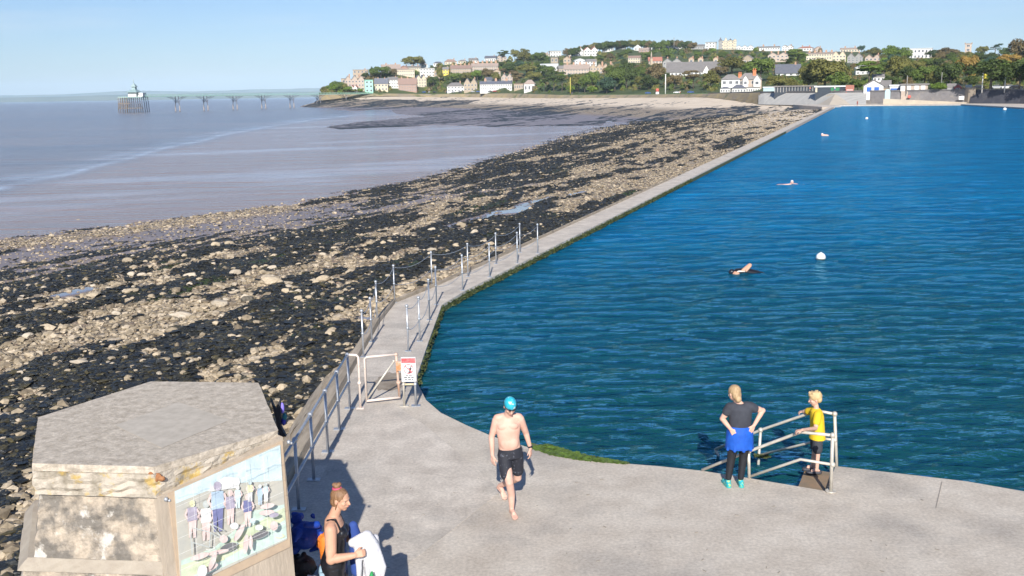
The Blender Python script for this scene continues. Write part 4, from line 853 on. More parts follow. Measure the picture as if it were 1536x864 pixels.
def house(x0, top, x1, base, roof, wall, rf, rfrac, label, short, wins=(4,2), chim=1, gables=1, yaw=0., Y=None, dep=None, name='house', cat='house', door=None):
    px_ = (x0+x1)/2; p = on_hill(px_, base) if Y is None else P(px_, base, Y); dist = p.y*_c+(H-p.z)*_s; k = dist/F
    w_ = (x1-x0)*k; Ht = (base-top)*k; rise = Ht*rfrac; d = dep or min(max(w_*.55, 7), 13)
    r = empty(name, (p.x, p.y, p.z), -math.atan2(p.x, p.y)+yaw, label=label, cat=cat); volume(r, 0, 0, 0, w_, d, Ht-rise, roof, rise, wall, rf, wins, chim, gables, door); houses.append((x0, top, x1, base, short, r)); return r, w_, Ht, d, k
HL = [
 (512,118,520,126,'flat','tan','greyroof',.05,'small tan block at the seaward end of the town','small tan end block',(1,1),0,1),
 (518,114,547,136,'gable_front','pinkstone','slate',.28,'pink stone three-gabled villa by the pier','three-gabled pier villa',(6,3),2,3),
 (530,103,552,115,'flat','tan','pinkroof',.06,'square tan building high behind the three-gabled pier villa','square tan building',(4,2),1,1),
 (525,128,536,138,'gable_front','white','redroof',.35,'small white gabled lodge in front of the pink stone villa','small white lodge',(2,1),0,2),
 (548,120,560,139,'flat','mint','mintroof',.04,'mint green pier toll house block at the root of the pier','mint green toll house',(2,3),0,1),
 (562,118,582,136.5,'gable_side','cream','slate',.42,'cream house with steep slate roof right of the mint green block','cream steep-roofed house',(4,2),2,1),
 (583,116,598,132,'gable_side','white','greyroof',.22,'tall white house with shallow grey roof near the pier root','tall white pier house',(4,3),1,1),
 (573,97,601,109,'gable_side','pinkstone','pinkroof',.5,'long pink-roofed building on the skyline above the pier','long pink-roofed building',(7,2),2,1),
 (600,99,612,106,'gable_front','terracotta','redroof',.5,'small building with bright red roof on the upper terrace','bright red-roofed building',(2,1),0,1),
 (605,99,631,105,'gable_side','cream','greyroof',.35,'low cream terrace under the big domed tree','low cream terrace',(8,1),3,1),
 (596,104,622,115,'flat','cream','pinkroof',.08,'cream hotel block with rows of windows above the sea front','cream hotel block',(8,2),0,1),
 (598,118,625,137,'gable_side','terracotta','brownroof',.45,'reddish-brown terrace stepping down to the sea front','reddish-brown terrace',(7,3),3,1),
 (624,113,640,131,'gable_front','cream','slate',.3,'twin-gabled cream stone house right of the red terrace','twin-gabled cream house',(4,3),1,2),
 (611,130,622,137,'flat','white','brownroof',.2,'small white kiosk below the red terrace','small white kiosk',(3,1),0,1),
 (630,102,652,115,'flat','white','greyroof',.06,'big white house with dark bays above the twin-gabled house','big white bay house',(5,3),0,1),
 (651,105,664,118,'gable_front','tan','brownroof',.3,'tan gabled house beside the big white bay house','tan gabled house',(2,2),1,2),
 (664,101,673,112,'gable_side','yellow','greyroof',.3,'bright yellow house halfway up the slope','bright yellow house',(2,2),1,1),
 (632,91,641,97,'hip','white','brownroof',.4,'little white house right of the skyline dome tree','little white skyline house',(2,1),0,1),
 (650,89,664,95,'hip','white','slate',.4,'white bungalow left of the brown-roofed skyline house','white skyline bungalow',(4,1),0,1),
 (667,85,685,93,'hip','cream','brownroof',.5,'cream skyline house with a tall brown hipped roof','brown hipped skyline house',(4,1),1,1),
 (687,86,699,92,'hip','cream','greyroof',.4,'low cream skyline cottage','cream skyline cottage',(3,1),1,1),
 (703,84,716,91,'gable_side','white','greyroof',.4,'white skyline house with grey roof and wide front','wide grey-roofed skyline house',(4,1),1,1),
 (727,82,744,91,'gable_side','white','slate',.35,'white skyline house with long dark slate roof near the tall pine','dark slate skyline house',(5,1),1,1),
 (745,81,760,90,'gable_front','pinkstone','brownroof',.35,'pinkish skyline house beneath the tall pine','pinkish house under the pine',(3,2),1,2),
 (676,98,707,110,'gable_side','tan','brownroof',.4,'long tan terrace with many chimneys, left half','left tan terrace',(9,2),5,1),
 (707,95,747,106,'gable_side','pinkstone','pinkroof',.4,'long pink terrace with many chimneys, right half','right pink terrace',(12,2),6,1),
 (671,124,696,138,'hip','white','greyroof',.4,'white sea-front house with grey hipped roof and central chimney','white hipped sea-front house',(5,2),1,1),
 (696,118,716,137,'gable_front','stone','greyroof',.38,'grey stone house with twin pointed gables on the sea front','grey twin-gabled house',(4,2),1,2),
 (720,122,768,135.3,'gable_side','white','slate',.3,'very long low white terrace with slate roof on the sea front','very long white terrace',(14,2),3,1),
 (728,116,750,125,'gable_side','white','slate',.5,'white house with steep slate roof peeping over the long terrace','white house over the terrace',(4,1),1,1),
 (752,111,769,123,'gable_front','pinkstone','slate',.35,'pinkish house with slate gables behind the long terrace','pinkish slate-gabled house',(4,2),2,2),
 (740,104,751,119,'gable_front','tan','brownroof',.25,'narrow tall tan tower house behind the sea front','narrow tan tower house',(2,3),1,1),
 (771,125,785,135,'flat','tan','brownroof',.1,'plain tan low building right of the long terrace','plain tan low building',(4,1),0,1),
 (786,120,802,138,'hip','white','pinkroof',.35,'white sea-front pavilion with pink tent-shaped roof','pink-roofed pavilion',(3,1),0,1),
 (811,96,837,106,'gable_side','white','whiteroof',.3,'long white building with pale roof among trees on the slope','long white slope building',(8,1),0,1),
 (809,77,824,84,'hip','cream','pinkroof',.4,'cream skyline house with pink hipped roof','pink hipped skyline house',(4,1),1,1),
 (825,76,842,86,'flat','white','brownroof',.12,'flat white modern house on the skyline','flat white modern house',(4,2),0,1),
 (826,86,837,95,'flat','stone','greyroof',.05,'stone terrace wall building under the flat white house','stone wall building',(2,1),0,1),
 (838,99,850,109,'gable_side','tan','greyroof',.4,'tan house half hidden by trees below the skyline','half hidden tan house',(3,1),1,1),
 (853,72,875,85,'gable_front','white','greyroof',.3,'white triple-gabled house high on the slope','white triple-gabled house',(6,2),1,3),
 (876,71,897,84,'gable_front','white','redroof',.35,'white house with two red gables high on the slope','white red-gabled house',(5,2),1,2),
 (904,70,920,77,'gable_side','white','whiteroof',.3,'white bungalow with pale roof under the hilltop wood','pale-roofed bungalow',(4,1),0,1),
 (923,70,938,76,'gable_side','grey','greyroof',.3,'grey bungalow under the hilltop wood','grey bungalow',(4,1),0,1),
 (951,67,962,76,'gable_front','white','greyroof',.5,'white cottage with a single steep gable under the wood','steep single-gable cottage',(2,1),0,1),
 (965,66,978,73,'gable_front','white','brownroof',.5,'white cottage with brown steep gable right of the first','brown steep-gable cottage',(2,1),0,1),
 (958,72,974,78.5,'gable_side','terracotta','pinkroof',.4,'pinkish brick house below the two steep-gabled cottages','pinkish brick house',(4,1),1,1),
 (980,66,998,72.5,'hip','cream','brownroof',.4,'cream bungalow with brown hipped roof on the hilltop road','brown hipped bungalow',(4,1),0,1),
 (999,65,1011,72.5,'gable_front','white','pinkroof',.4,'white house with pink gables on the hilltop road','pink-gabled hilltop house',(3,1),0,2),
 (1012,64,1025,71,'flat','white','whiteroof',.1,'flat white block on the hilltop road','flat white hilltop block',(5,1),0,1),
 (862,88,879,98,'gable_front','white','whiteroof',.3,'white house with broad pale gable in the middle of the slope','broad pale-gabled house',(3,2),0,1),
 (880,89,895,99,'gable_side','white','greyroof',.3,'white house stepping beside the broad pale-gabled one','stepped white house',(3,2),0,1),
 (845,85,856,94,'gable_front','tan','brownroof',.4,'small tan gabled house on the left slope','small tan slope house',(2,1),1,1),
 (846,97,884,112,'gable_side','pinkstone','pinkroof',.45,'broad pinkish-brown terrace behind the sea-front trees','broad pinkish-brown terrace',(9,2),4,1),
 (885,96,923,111,'gable_front','tan','pinkroof',.35,'tan terrace with four gables behind the sea-front trees','four-gabled tan terrace',(8,2),3,4),
 (942,84,960,95,'gable_side','cream','brownroof',.25,'olive cream house in the middle of the green slope','olive cream house',(5,2),0,1),
 (973,86,993,95,'gable_side','pinkstone','redroof',.6,'building with a bright orange-red tiled roof','orange-red tiled building',(4,1),0,1),
 (994,88,1022,104,'gable_front','grey','slate',.3,'grey and white house with two gables left of the large hall','two-gabled grey house',(5,2),2,2),
 (1035,65,1057,73,'gable_side','grey','greyroof',.3,'grey row of houses left of the hilltop mansion','grey hilltop row',(6,1),0,1),
 (1058,61,1073,73,'flat','white','greyroof',.08,'tall white block just left of the hilltop mansion','tall white hilltop block',(3,3),0,1),
 (1104,68,1130,75,'gable_front','white','greyroof',.4,'white row with small gables right of the hilltop mansion','small-gabled white row',(7,1),0,3),
 (1137,68,1169,74,'gable_side','white','greyroof',.3,'long low white row on the right skyline','long low white row',(9,1),2,1),
 (1173,66,1189,74,'gable_front','white','brownroof',.3,'white twin-gabled villa on the right skyline','white skyline villa',(4,2),1,2),
 (1197,66,1218,73,'hip','white','redroof',.35,'white house with red hipped roof on the right skyline','red hipped skyline house',(5,1),2,1),
 (1222,65,1233,72,'gable_front','pinkstone','redroof',.5,'small red-gabled house on the right skyline','small red-gabled skyline house',(2,1),1,1),
 (1261,70,1289,77,'gable_side','cream','pinkroof',.3,'cream row on the skyline above the grey twin gables','cream skyline row',(7,1),2,1),
 (1113,83,1129,99,'gable_front','stone','greyroof',.35,'stone church gable standing among green trees','stone church gable',(2,1),0,1),
 (1152,79,1182,92,'gable_front','pinkstone','slate',.3,'pinkish villa with orange chimneys on the right slope','orange-chimneyed villa',(5,2),3,2),
 (1164,97,1200,114,'gable_side','white','slate',.75,'building with a big blue-grey slate roof and white front gable','blue-grey slate building',(4,1),1,1),
 (1210,79,1250,90,'gable_side','cream','pinkroof',.15,'long cream terrace above the great olive tree','long cream terrace',(11,2),5,1),
 (1249,77,1268,92,'gable_front','cream','pinkroof',.4,'cream house with two sharp gables at the end of the long terrace','sharp twin-gabled cream house',(4,2),0,2),
 (1271,80,1293,96,'gable_front','grey','greyroof',.35,'tall grey stone house with two gables','tall grey twin-gabled house',(4,3),2,2),
 (1298,82,1321,92,'gable_front','pinkstone','brownroof',.45,'pink house with two brown gables right of the grey stone one','brown twin-gabled house',(4,1),1,2),
 (1284,98,1304,112,'gable_front','white','whiteroof',.3,'white house showing through the bright green pine','white house behind the pine',(3,2),0,1),
 (1310,112,1326,123,'gable_side','white','greyroof',.3,'white cottage in shade of the trees above the boathouse','white shaded cottage',(3,1),0,1),
 (1360,72,1396,89,'flat','white','whiteroof',.08,'large white modern stepped house high on the right','large white stepped house',(7,2),0,1),
]
for h_ in HL:
    x0,t0,x1,b0_,rt_,wl_,rf_,rr_,lab,sh,wn,ch,gb = h_
    yaw = (random.random()-.5)*.5; house(x0,t0,x1,b0_,rt_,wl_,rf_,rr_,lab,sh,wn,ch,gb,yaw if (x1-x0) < 22 else yaw*.3)
# long grey-roofed hall
r,w_,Ht,d,k = house(1000,93,1082,114,'gable_side','white','greyroof',.72,'long hall with a huge grey pitched roof in the middle of the town','long grey-roofed hall',(14,1),0,1,0,dep=26,name='hall',cat='hall')
volume(r, w_*.22, -1.5, 0, w_*.12, 12, Ht*.28, 'gable_front', Ht*.42, 'white', 'greyroof', (2,1)); volume(r, w_*.47, -1, 0, w_*.10, 12, Ht*.28, 'gable_front', Ht*.3, 'white','greyroof', (2,1))
for x_ in (.45,.62,.9): house(1000+82*x_-4,86,1000+82*x_+4,95,'gable_front','tan','redroof',.3,'small orange-brown gable behind the hall roof, '+{.45:'left',.62:'middle',.9:'right'}[x_]+' of three','orange-brown gable '+str(x_),(1,1),1,1)
# hilltop mansion
r,w_,Ht,d,k = house(1078,60,1104,74,'flat','cream','slate',.05,'large hilltop mansion with clustered towers and slate turrets on the skyline','hilltop mansion',(7,3),0,1,0,name='mansion',cat='mansion')
for i, (fx, rs_) in enumerate(((-.40,.35),(-.1,.3),(.16,.22),(.42,.12))): volume(r, w_*fx, -1.2, 0, w_*.17, 8, Ht, 'gable_front' if i % 2 else 'hip', Ht*rs_, 'cream' if i else 'grey', 'slate', (2,4))
# hero house by the beach
r,w_,Ht,d,k = house(1082,112,1109,139,'hip','white','greyroof',.28,'white two-storey beach cafe house with grey roofs and tall orange chimneys','white beach cafe house',(3,2),0,1,0,name='beach_house',cat='house')
volume(r, w_*1.05, 1, 0, w_*1.25, d, Ht*.70, 'hip', Ht*.36, 'pinkstone', 'greyroof', (4,2)); volume(r, w_*.80, -1.2, 0, w_*.30, 4, Ht*.68, 'gable_front', Ht*.22, 'white', 'greyroof', (1,2)); volume(r, w_*1.42, -1.2, 0, w_*.38, 4, Ht*.66, 'gable_front', Ht*.26, 'white', 'greyroof', (1,2))
volume(r, -w_*.28, -5, -.3, w_*.55, 4, Ht*.26, 'hip', Ht*.1, 'white', 'slate', (4,1)); volume(r, w_*.45, -5.5, -.3, w_*.75, 5, Ht*.26, 'hip', Ht*.20, 'white', 'slate', (5,1)); volume(r, w_*1.2, -3.5, -.3, w_*.72, 3, Ht*.28, 'flat', .3, 'white', 'greyroof', (6,1))
for fx, hh in ((.50,1.12),(1.28,1.30)):
    b_ = MB(); b_.box((w_*fx-.9, d*.4, Ht*.7),(w_*fx+.9, d*.4+1.2, Ht*(hh-.14))); b_.box((w_*fx-1.1, d*.4-.2, Ht*(hh-.14)),(w_*fx+1.1, d*.4+1.4, Ht*(hh-.10))); 
    for q in (-.5,.5): b_.tube([(w_*fx+q, d*.4+.6, Ht*(hh-.10)),(w_*fx+q, d*.4+.6, Ht*hh)], .28, 7)
    b_.build('chimney', mat('orange_chimney', (.62,.22,.10), .9), r)
houses.append((1078,101,1149,139,'beach house block',r))
# huts and boathouse on the promenade
def hut(*a, **k): return house(*a, **k)
hut(1145,131,1162,138,'flat','paleblue','whiteroof',.12,'pale blue-grey beach hut right of the cafe house','pale blue-grey hut',(0,0),0,1,0,dep=4,name='beach_hut',cat='beach hut')
r,w_,Ht,d,k = hut(1163,129.5,1222,138.2,'flat','dark','greyroof',.10,'long dark glazed arcade with thin pillars on the promenade','long dark arcade',(0,0),0,1,0,dep=6,name='arcade',cat='shelter')
for i in range(15):
    b_ = MB(); x = -w_/2+w_*i/14; b_.box((x-.15,-.25,0),(x+.15,-.02,Ht*.88)); b_.build('pillar', WALL['grey'], r)
r,w_,Ht,d,k = hut(1224,130,1268,138.2,'flat','dark','whiteroof',.12,'low dark and green beach cafe under a pale flat roof','low dark beach cafe',(0,0),0,1,0,dep=5,name='beach_cafe',cat='cafe')
b_ = MB(); b_.box((w_*.0,-.12,0),(w_*.28,-.02,Ht*.85)); b_.build('green_shutter', WALL['green'], r); b_ = MB(); b_.box((w_*-.5,-.14,0),(w_*-.44,-.02,Ht*.88)); b_.build('end_pillar', WALL['cream'], r)
r,w_,Ht,d,k = hut(1269,129.5,1280,138.3,'gable_side','red','redroof',.45,'bright red kiosk with red roof on the promenade','bright red kiosk',(0,0),0,1,0,dep=4,name='kiosk',cat='kiosk')
b_ = MB(); b_.box((-w_*.42,-.10,Ht*.08),(w_*.42,-.02,Ht*.42)); b_.build('counter', mat('pink_panel', (.75,.42,.38), .7), r)
r,w_,Ht,d,k = hut(1296,122,1324,138.3,'gable_front','white','greyroof',.5,'white gabled boathouse with blue doors and long grey roof','white boathouse',(0,0),0,1,-.0,dep=15,name='boathouse',cat='boathouse')
for fx in (-.22,.16):
    b_ = MB(); b_.box((w_*fx-w_*.12,-.10,0),(w_*fx+w_*.12,-.02,Ht*.40)); b_.build('door', WALL['blue'], r)
volume(r, w_*.62, .8, 0, w_*.5, 8, Ht*.34, 'gable_side', Ht*.6, 'tan', 'greyroof'); volume(r, w_*1.12, .2, 0, w_*.62, 6, Ht*.46, 'flat', .3, 'white','whiteroof')
b_ = MB(); b_.box((w_*.86,.0,0),(w_*1.38,.18,Ht*.26)); b_.build('door', WALL['blue'], r)
r,w_,Ht,d,k = hut(1353,128.5,1390,137.8,'flat','pinkstone','greyroof',.06,'brown brick changing block with white panels','brown changing block',(0,0),0,1,0,dep=5,name='changing_block',cat='block')
for fx in (-.45,-.22,.08,.32): b_ = MB(); b_.box((w_*fx-.7,-.08,0),(w_*fx+.7,-.01,Ht*.88)); b_.build('panel', WALL['white'], r)
r,w_,Ht,d,k = hut(1421,129,1433,138,'gable_side','white','greyroof',.55,'small white hut with grey roof beside the dark red one','small white grey-roofed hut',(0,0),0,1,0,dep=4,name='beach_hut',cat='beach hut')
r,w_,Ht,d,k = hut(1431,129,1442,138,'gable_front','darkred','greyroof',.5,'small dark red gabled hut on the promenade','small dark red hut',(1,1),0,1,0,dep=5,name='beach_hut',cat='beach hut')
# church tower
r,w_,Ht,d,k = house(1447,66,1456,84,'flat','pinkstone','pinkroof',.02,'square church tower with corner pinnacles on the right skyline','church tower',(1,3),0,1,0,Y=900,dep=9,name='church_tower',cat='church tower')
for a in (-1,1):
    for b in (0,1): m_ = MB(); m_.box((a*w_*.5-.6, b*8.4, Ht*.98),(a*w_*.5+.6, b*8.4+1.2, Ht*1.06)); m_.tube([(a*w_*.5,b*8.4+.6,Ht*1.06),(a*w_*.5,b*8.4+.6,Ht*1.14)], [.4,.05], 5); m_.build('pinnacle', WALL['pinkstone'], r)
# spire
sp = on_hill(977,96); k = (sp.y)/F; r = empty('church_spire', sp, label='thin pointed church spire left of the orange-red tiled roof', cat='church spire'); m_ = MB(); m_.box((-1.6*k,-1.6*k,-2),(1.6*k,1.6*k,8*k)); m_.build('tower', WALL['tan'], r); m_ = MB(); m_.tube([(0,0,8*k),(0,0,18*k)], [1.8*k,.1], 8); m_.build('spire', WALL['pinkstone'], r)

# prominent trees: px, base, top, width, kind, colour
TL = [(620,99.5,80,33,'dome','olive green','great domed tree standing alone on the skyline above the pier'),(630,97,82,18,'round','brown-tinged',None),(571,119,98,34,'dome','mid green',None),(548,120,108,12,'round','dark green',None),(590,117,102,12,'round','brown-tinged',None),(558,112,99,9,'conifer','blue-green',None),
 (650,131,113,17,'dome','dark green',None),(660,126,100,12,'round','olive green',None),(753,88,71,19,'pine','dark green','tall pine with flat layered top on the skyline'),(786,97,72,24,'dome','olive green',None),(808,96,77,26,'dome','mid green',None),(772,90,73,13,'round','olive green',None),(764,112,94,24,'dome','dark green',None),(790,113,95,34,'dome','olive green',None),(818,116,97,30,'dome','mid green',None),
 (684,126,108,22,'dome','mid green',None),(700,124,107,22,'dome','olive green',None),(716,122,104,18,'round','bright green',None),(731,122,102,20,'dome','brown-tinged',None),(744,126,107,16,'round','olive green',None),(775,135,108,20,'pine','brown-tinged','slender brown tree rising over the tan low building'),(800,124,106,26,'dome','olive green',None),(831,138,107,24,'pine','dark green',None),(818,138,110,22,'pine','dark green',None),(843,138,108,22,'pine','dark green',None),
 (868,138,108,24,'dome','olive green',None),(877,139,113,20,'round','mid green',None),(889,138,104,24,'dome','mid green',None),(910,140.5,114,29,'bush','blue-green','rounded grey-green bushy tree at the edge of the lawn'),(922,136,97,34,'dome','mid green',None),(940,132,93,32,'dome','dark green',None),(915,120,97,26,'dome','brown-tinged',None),(963,124,99,18,'round','mid green',None),(984,130,93,32,'dome','brown-tinged',None),(973,134,113,28,'bush','dark green',None),(960,134,114,18,'round','olive green',None),(1000,130,108,18,'round','dark green',None),
 (1012,133,110,26,'dome','brown-tinged',None),(1040,133,106,32,'pine','brown-tinged',None),(1066,134,104,28,'dome','olive green',None),(1098,110,84,48,'dome','olive green',None),(1080,118,98,30,'dome','brown-tinged',None),(1140,122,84,46,'dome','mid green',None),(1120,112,96,22,'round','dark green',None),(1168,133,113,40,'bush','olive green','wide low olive bush right of the cafe house'),(1188,134,118,26,'bush','olive green',None),(1196,98,74,34,'pine','mid green',None),(1180,104,86,26,'pine','dark green',None),
 (1236,136,87,66,'dome','olive green','great olive-green domed tree behind the beach huts, broadest of all'),(1212,136,99,38,'dome','olive green',None),(1256,136,106,36,'dome','mid green',None),(1286,137,118,28,'round','mid green',None),(1304,124,92,46,'pine','bright green','bright green spreading pine above the boathouse'),(1346,126,83,40,'dome','olive green',None),(1326,118,90,24,'round','mid green',None),(1362,130,98,30,'round','dark green',None),(1386,132,96,36,'dome','mid green',None),(1375,114,90,26,'round','olive green',None),(1424,134,90,42,'dome','dark green',None),(1405,134,104,30,'dome','olive green',None),
 (1449,128,80,36,'dome','yellow-orange','yellow-orange tree between two dark green ones on the right'),(1486,136,87,66,'dome','dark green','huge dark green tree behind the yellow flag'),(1528,137,92,44,'dome','dark green',None),(1512,104,79,34,'dome','yellow-orange',None),(1530,98,58,44,'dome','brown-tinged','tall brown-green tree cut by the right edge of the picture'),(1492,84,65,22,'cedar','blue-green','flat-topped cedar on the right skyline'),(1473,86,68,18,'round','olive green',None),(1408,137.6,124,27,'bush','bright green','round bright green bush against the promenade wall'),(1445,92,76,26,'dome','olive green',None),
 (1335,92,67,28,'dome','bright green',None),(1355,94,70,26,'dome','bright green',None),(1310,86,72,30,'dome','olive green',None),(1292,77,65,12,'round','blue-green',None),(1312,76,66,12,'round','blue-green',None),(1420,90,71,34,'dome','brown-tinged',None),(1400,90,74,24,'dome','dark green',None),(1560,138,70,50,'dome','dark green',None),(1505,132,110,22,'round','mid green',None),(1455,135,112,22,'round','dark green',None),(1336,136,112,24,'round','dark green',None),(1362,136,114,20,'bush','brown-tinged',None),
 (906,138,122,16,'bush','bright green',None),(888,140.5,128,16,'bush','bright green',None),(856,140,127,13,'bush','bright green',None)]
for i, px_ in enumerate(range(850, 1046, 7)):
    tp = float(np.interp(px_, [850,880,925,960,985,1010,1045],[72,66,57,58,62,58,63]))+random.uniform(-.5,1.5); TL.append((px_, tp+16, tp, random.uniform(13,20), random.choice(['dome','round','dome']), random.choice(['dark green','olive green','mid green','brown-tinged','dark green']), None))
for t_ in TL:
    px_, b_, tp, wp_, kd, cl, lb = t_
    tree(px_, b_, tp, wp_, kd, cl, lb)
# ivy and scrub on the little headland cliff
for px_, b_, tp, wp_ in ((490,139,129,20),(498,139,125,20),(507,138,121,20),(514,138,123,16),(521,139,128,16),(485,139.5,133,12),(529,139,133,14),(541,139,132,10)):
    tree(px_, b_, tp, wp_, 'bush', random.choice(['mid green','olive green','bright green']))
# filling trees on the slope
rr = random.Random(5)
def covers(x, base, w_, h):
    for x0, t0, x1, b0_, *_ in houses:
        ov = min(x+w_/2, x1)-max(x-w_/2, x0)
        if ov > .2*(x1-x0) or ov > .35*w_:
            if b0_-1 < base and base-h < b0_-(b0_-t0)*.22: return True
            if t0 < base < b0_ and abs(x-(x0+x1)/2) < (x1-x0)/2: return True
    return False
nt_ = 0
for row in range(26):
    for col in range(62):
        px_ = 500+1040*(col+rr.random())/62; top_ = float(np.interp(px_, HPX, HPY)); bot_ = float(np.interp(px_, CPX, CTP))-3; b_ = top_+2+(bot_-top_-2)*(row+rr.random())/26
        h_ = rr.uniform(7.5, 13)*(1.0+.5*(px_ > 1150)); w2 = h_*rr.uniform(.9, 1.4)
        if b_-h_ < top_-7 and rr.random() < .6: continue
        if covers(px_, b_, w2, h_) or rr.random() < .18: continue
        if nt_ >= 285-len(TL)-8: continue
        if any(abs(t[0]-px_) < w2*.42 and abs(t[2]-b_) < 4.2 for t in trees): continue
        tree(px_, b_, b_-h_, w2, rr.choice(['dome','round','dome','round','pine','bush']), rr.choice(['dark green','mid green','olive green','mid green','dark green','brown-tinged','bright green','blue-green'])); nt_ += 1
used_l = set()
for px_, cyp, base, wpx, kind, col, r, lab in trees:
    if lab: used_l.add(lab); continue
    hs_ = sorted(houses, key=lambda h: abs((h[0]+h[2])/2-px_)+2*abs((h[1]+h[3])/2-cyp))
    done = False
    for h in hs_[:14]:
        dx = px_-(h[0]+h[2])/2; dy = cyp-(h[1]+h[3])/2; a = 'right of' if dx > 0 else 'left of'; b = 'above' if dy < 0 else 'below'
        rels = [a, b, ('up to the ' if dy < 0 else 'down to the ')+a.replace(' of','')+' of']
        if abs(dy) > abs(dx): rels = [b, a, rels[2]]
        for rel in rels:
            l = f"{col} {KN[kind]} tree {rel} the {h[4]}"
            if l not in used_l: used_l.add(l); r['label'] = l; done = True; break
        if done: break
print('TREES', len(trees), 'HOUSES', len(houses))

# continuous understorey of shrubs over the slope, too many to count
rs_ = np.random.default_rng(8); cen = []; random.seed(31)
while len(cen) < 1500:
    px_ = random.uniform(485, 1640); top_ = float(np.interp(px_, HPX, HPY)); bot_ = float(np.interp(px_, CPX, CTP))-1.5; b_ = random.uniform(top_+.5, bot_); h_ = random.uniform(3.5, 8)
    if covers(px_, b_, h_*1.5, h_) or (840 < px_ < 1065 and b_ > 136): continue
    p = on_hill(px_, b_); k_ = (p.y*_c)/F; cen.append((p.x, p.y, p.z, h_*k_*rs_.uniform(.9,1.5), h_*k_, rs_.integers(0, 4)))
VV = []; MI = []
for (x, y, z, wr_, hh, mi_) in cen:
    n = 130; d = rs_.normal(size=(n,3)); d /= np.linalg.norm(d, axis=1)[:,None]; d[:,2] = np.abs(d[:,2]); rad = rs_.uniform(.75,1.1,n)[:,None]; c = d*rad*np.array([wr_*.5, wr_*.5, hh*.9])+np.array([x,y,z-.2])
    nn_ = d+rs_.normal(size=(n,3))*.5; nn_ /= np.linalg.norm(nn_, axis=1)[:,None]; t = np.cross(nn_, rs_.normal(size=(n,3))); t /= np.linalg.norm(t, axis=1)[:,None]; b = np.cross(nn_, t); s = (rs_.uniform(.07,.13,n)*hh)[:,None]
    VV.append(np.stack([c-t*s-b*s*.7, c+t*s-b*s*.7, c+t*s+b*s, c-t*s+b*s*.6], 1)); MI.append(np.full(n, mi_))
VV = np.concatenate(VV).reshape(-1,3)
tag(link('shrubbery', np_mesh('shrubbery', VV, np.arange(len(VV)).reshape(-1,4), [LEAF[c] for c in ('mid green','olive green','dark green','brown-tinged')], False, None, np.concatenate(MI))), 'mass of low shrubs and hedges covering the slope between the houses', 'shrubs', kind='stuff')

# ------------------------------------------------------------------ sea wall behind the lake, decks and poles
def cpt(px_, off=0., z=0.):
    az = P(px_, 138, 1000.).x/1000.; Y = float(np.interp(az, caz, CY))+off; return Vector((az*Y, Y, z))
def ctop(px_): az = P(px_, 138, 1000.).x/1000.; return float(np.interp(az, caz, ctz))
def wallseg(a, b, name, m, label, lean=0., n=14, base=-.5, cope=True):
    r = empty(name, cpt((a+b)/2), label=label, cat='sea wall'); o = Vector(r.location); mb = MB(); cb = MB(); fr = []; 
    for i in range(n+1):
        px_ = a+(b-a)*i/n; t = ctop(px_); fr.append((cpt(px_, -.5-lean, base)-o, cpt(px_, -.5, t)-o, cpt(px_, 1.2, t)-o))
    for i in range(n):
        A0, A1_, A2 = fr[i]; B0, B1_, B2_ = fr[i+1]; mb.add([A0,B0,B1_,A1_,B2_,A2], [(0,1,2,3),(3,2,4,5)])
        if cope: u_ = Vector((0,0,.45)); cb.add([A1_+Vector((0,-.25,0)),B1_+Vector((0,-.25,0)),B1_+Vector((0,-.25,0))+u_,A1_+Vector((0,-.25,0))+u_,B2_+u_,A2+u_], [(0,1,2,3),(3,2,4,5)])
    mb.build('stonework', m, r)
    if cope: cb.build('coping', mat('wall_coping', (.13,.125,.13), .9, (.2,.19,.18), .8), r)
stw = mat('grey_stonework', (.25,.235,.23), .9, (.17,.16,.165), .5, .05, 1.2, detail=9, col3=(.36,.32,.27), scale3=.25)
wallseg(1246, 1448, 'sea_wall', stw, 'grey stone sea wall behind the far side of the lake')
wallseg(1456, 1720, 'sea_wall', mat('dark_stonework', (.055,.057,.075), .9, (.085,.085,.10), .4, .05, 1.2, detail=9, col3=(.12,.115,.12), scale3=.2), 'dark leaning sea wall below the flagpoles', 2.4)
m_ = MB(); q0, q1 = cpt(1447), cpt(1456); t = ctop(1450)
m_.prism([(q0.x-.2, q0.y-3.2),(q1.x+.2,q1.y-3.2),(q1.x+.6,q1.y+1.4),(q0.x-.2,q0.y+1.4)], -.5, t+.9); tag(m_.build('buttress', mat('buttress_stone', (.42,.34,.25), .9, (.34,.28,.22), .6, .03, 2)), 'tan stone buttress between the grey and dark sea walls', 'buttress')
# sloping concrete revetment left of the corner
r_ = MB(); n = 20; rows = []
for i in range(n+1):
    px_ = 1138+(1300-1138)*i/n; zt = ctop(px_); rows.append((cpt(px_, -.4, zt-.3), cpt(px_, -6, zt*.55+.3), cpt(px_, -12-6*(i/n), -.35)))
for i in range(n): r_.add([*rows[i], *rows[i+1]], [(0,1,4,3),(1,2,5,4)])
o = r_.build('revetment', mat('pale_revetment', (.42,.41,.38), .9, (.52,.50,.46), .12, .02, 1, detail=8, stretch=(1,4,1), col3=(.33,.32,.29), scale3=.1)); tag(o, 'pale sloping concrete revetment between the beach and the promenade', 'revetment')
wallseg(1062, 1246, 'sea_wall', mat('dark_parapet', (.16,.15,.15), .9, (.22,.2,.19), .4), 'low dark parapet along the promenade in front of the cafe house', 0, 14, 2.6)
wallseg(836, 1061, 'sea_wall', mat('pale_low_wall', (.34,.32,.29), .9, (.27,.25,.22), .3), 'low pale wall between the sandy beach and the lawn', 0, 14, 2.2, False)
wallseg(606, 768, 'sea_wall', mat('esplanade_wall', (.36,.31,.27), .9, (.28,.25,.22), .3), 'long stone esplanade wall below the sea-front terraces', 0, 16, 1.6, False)
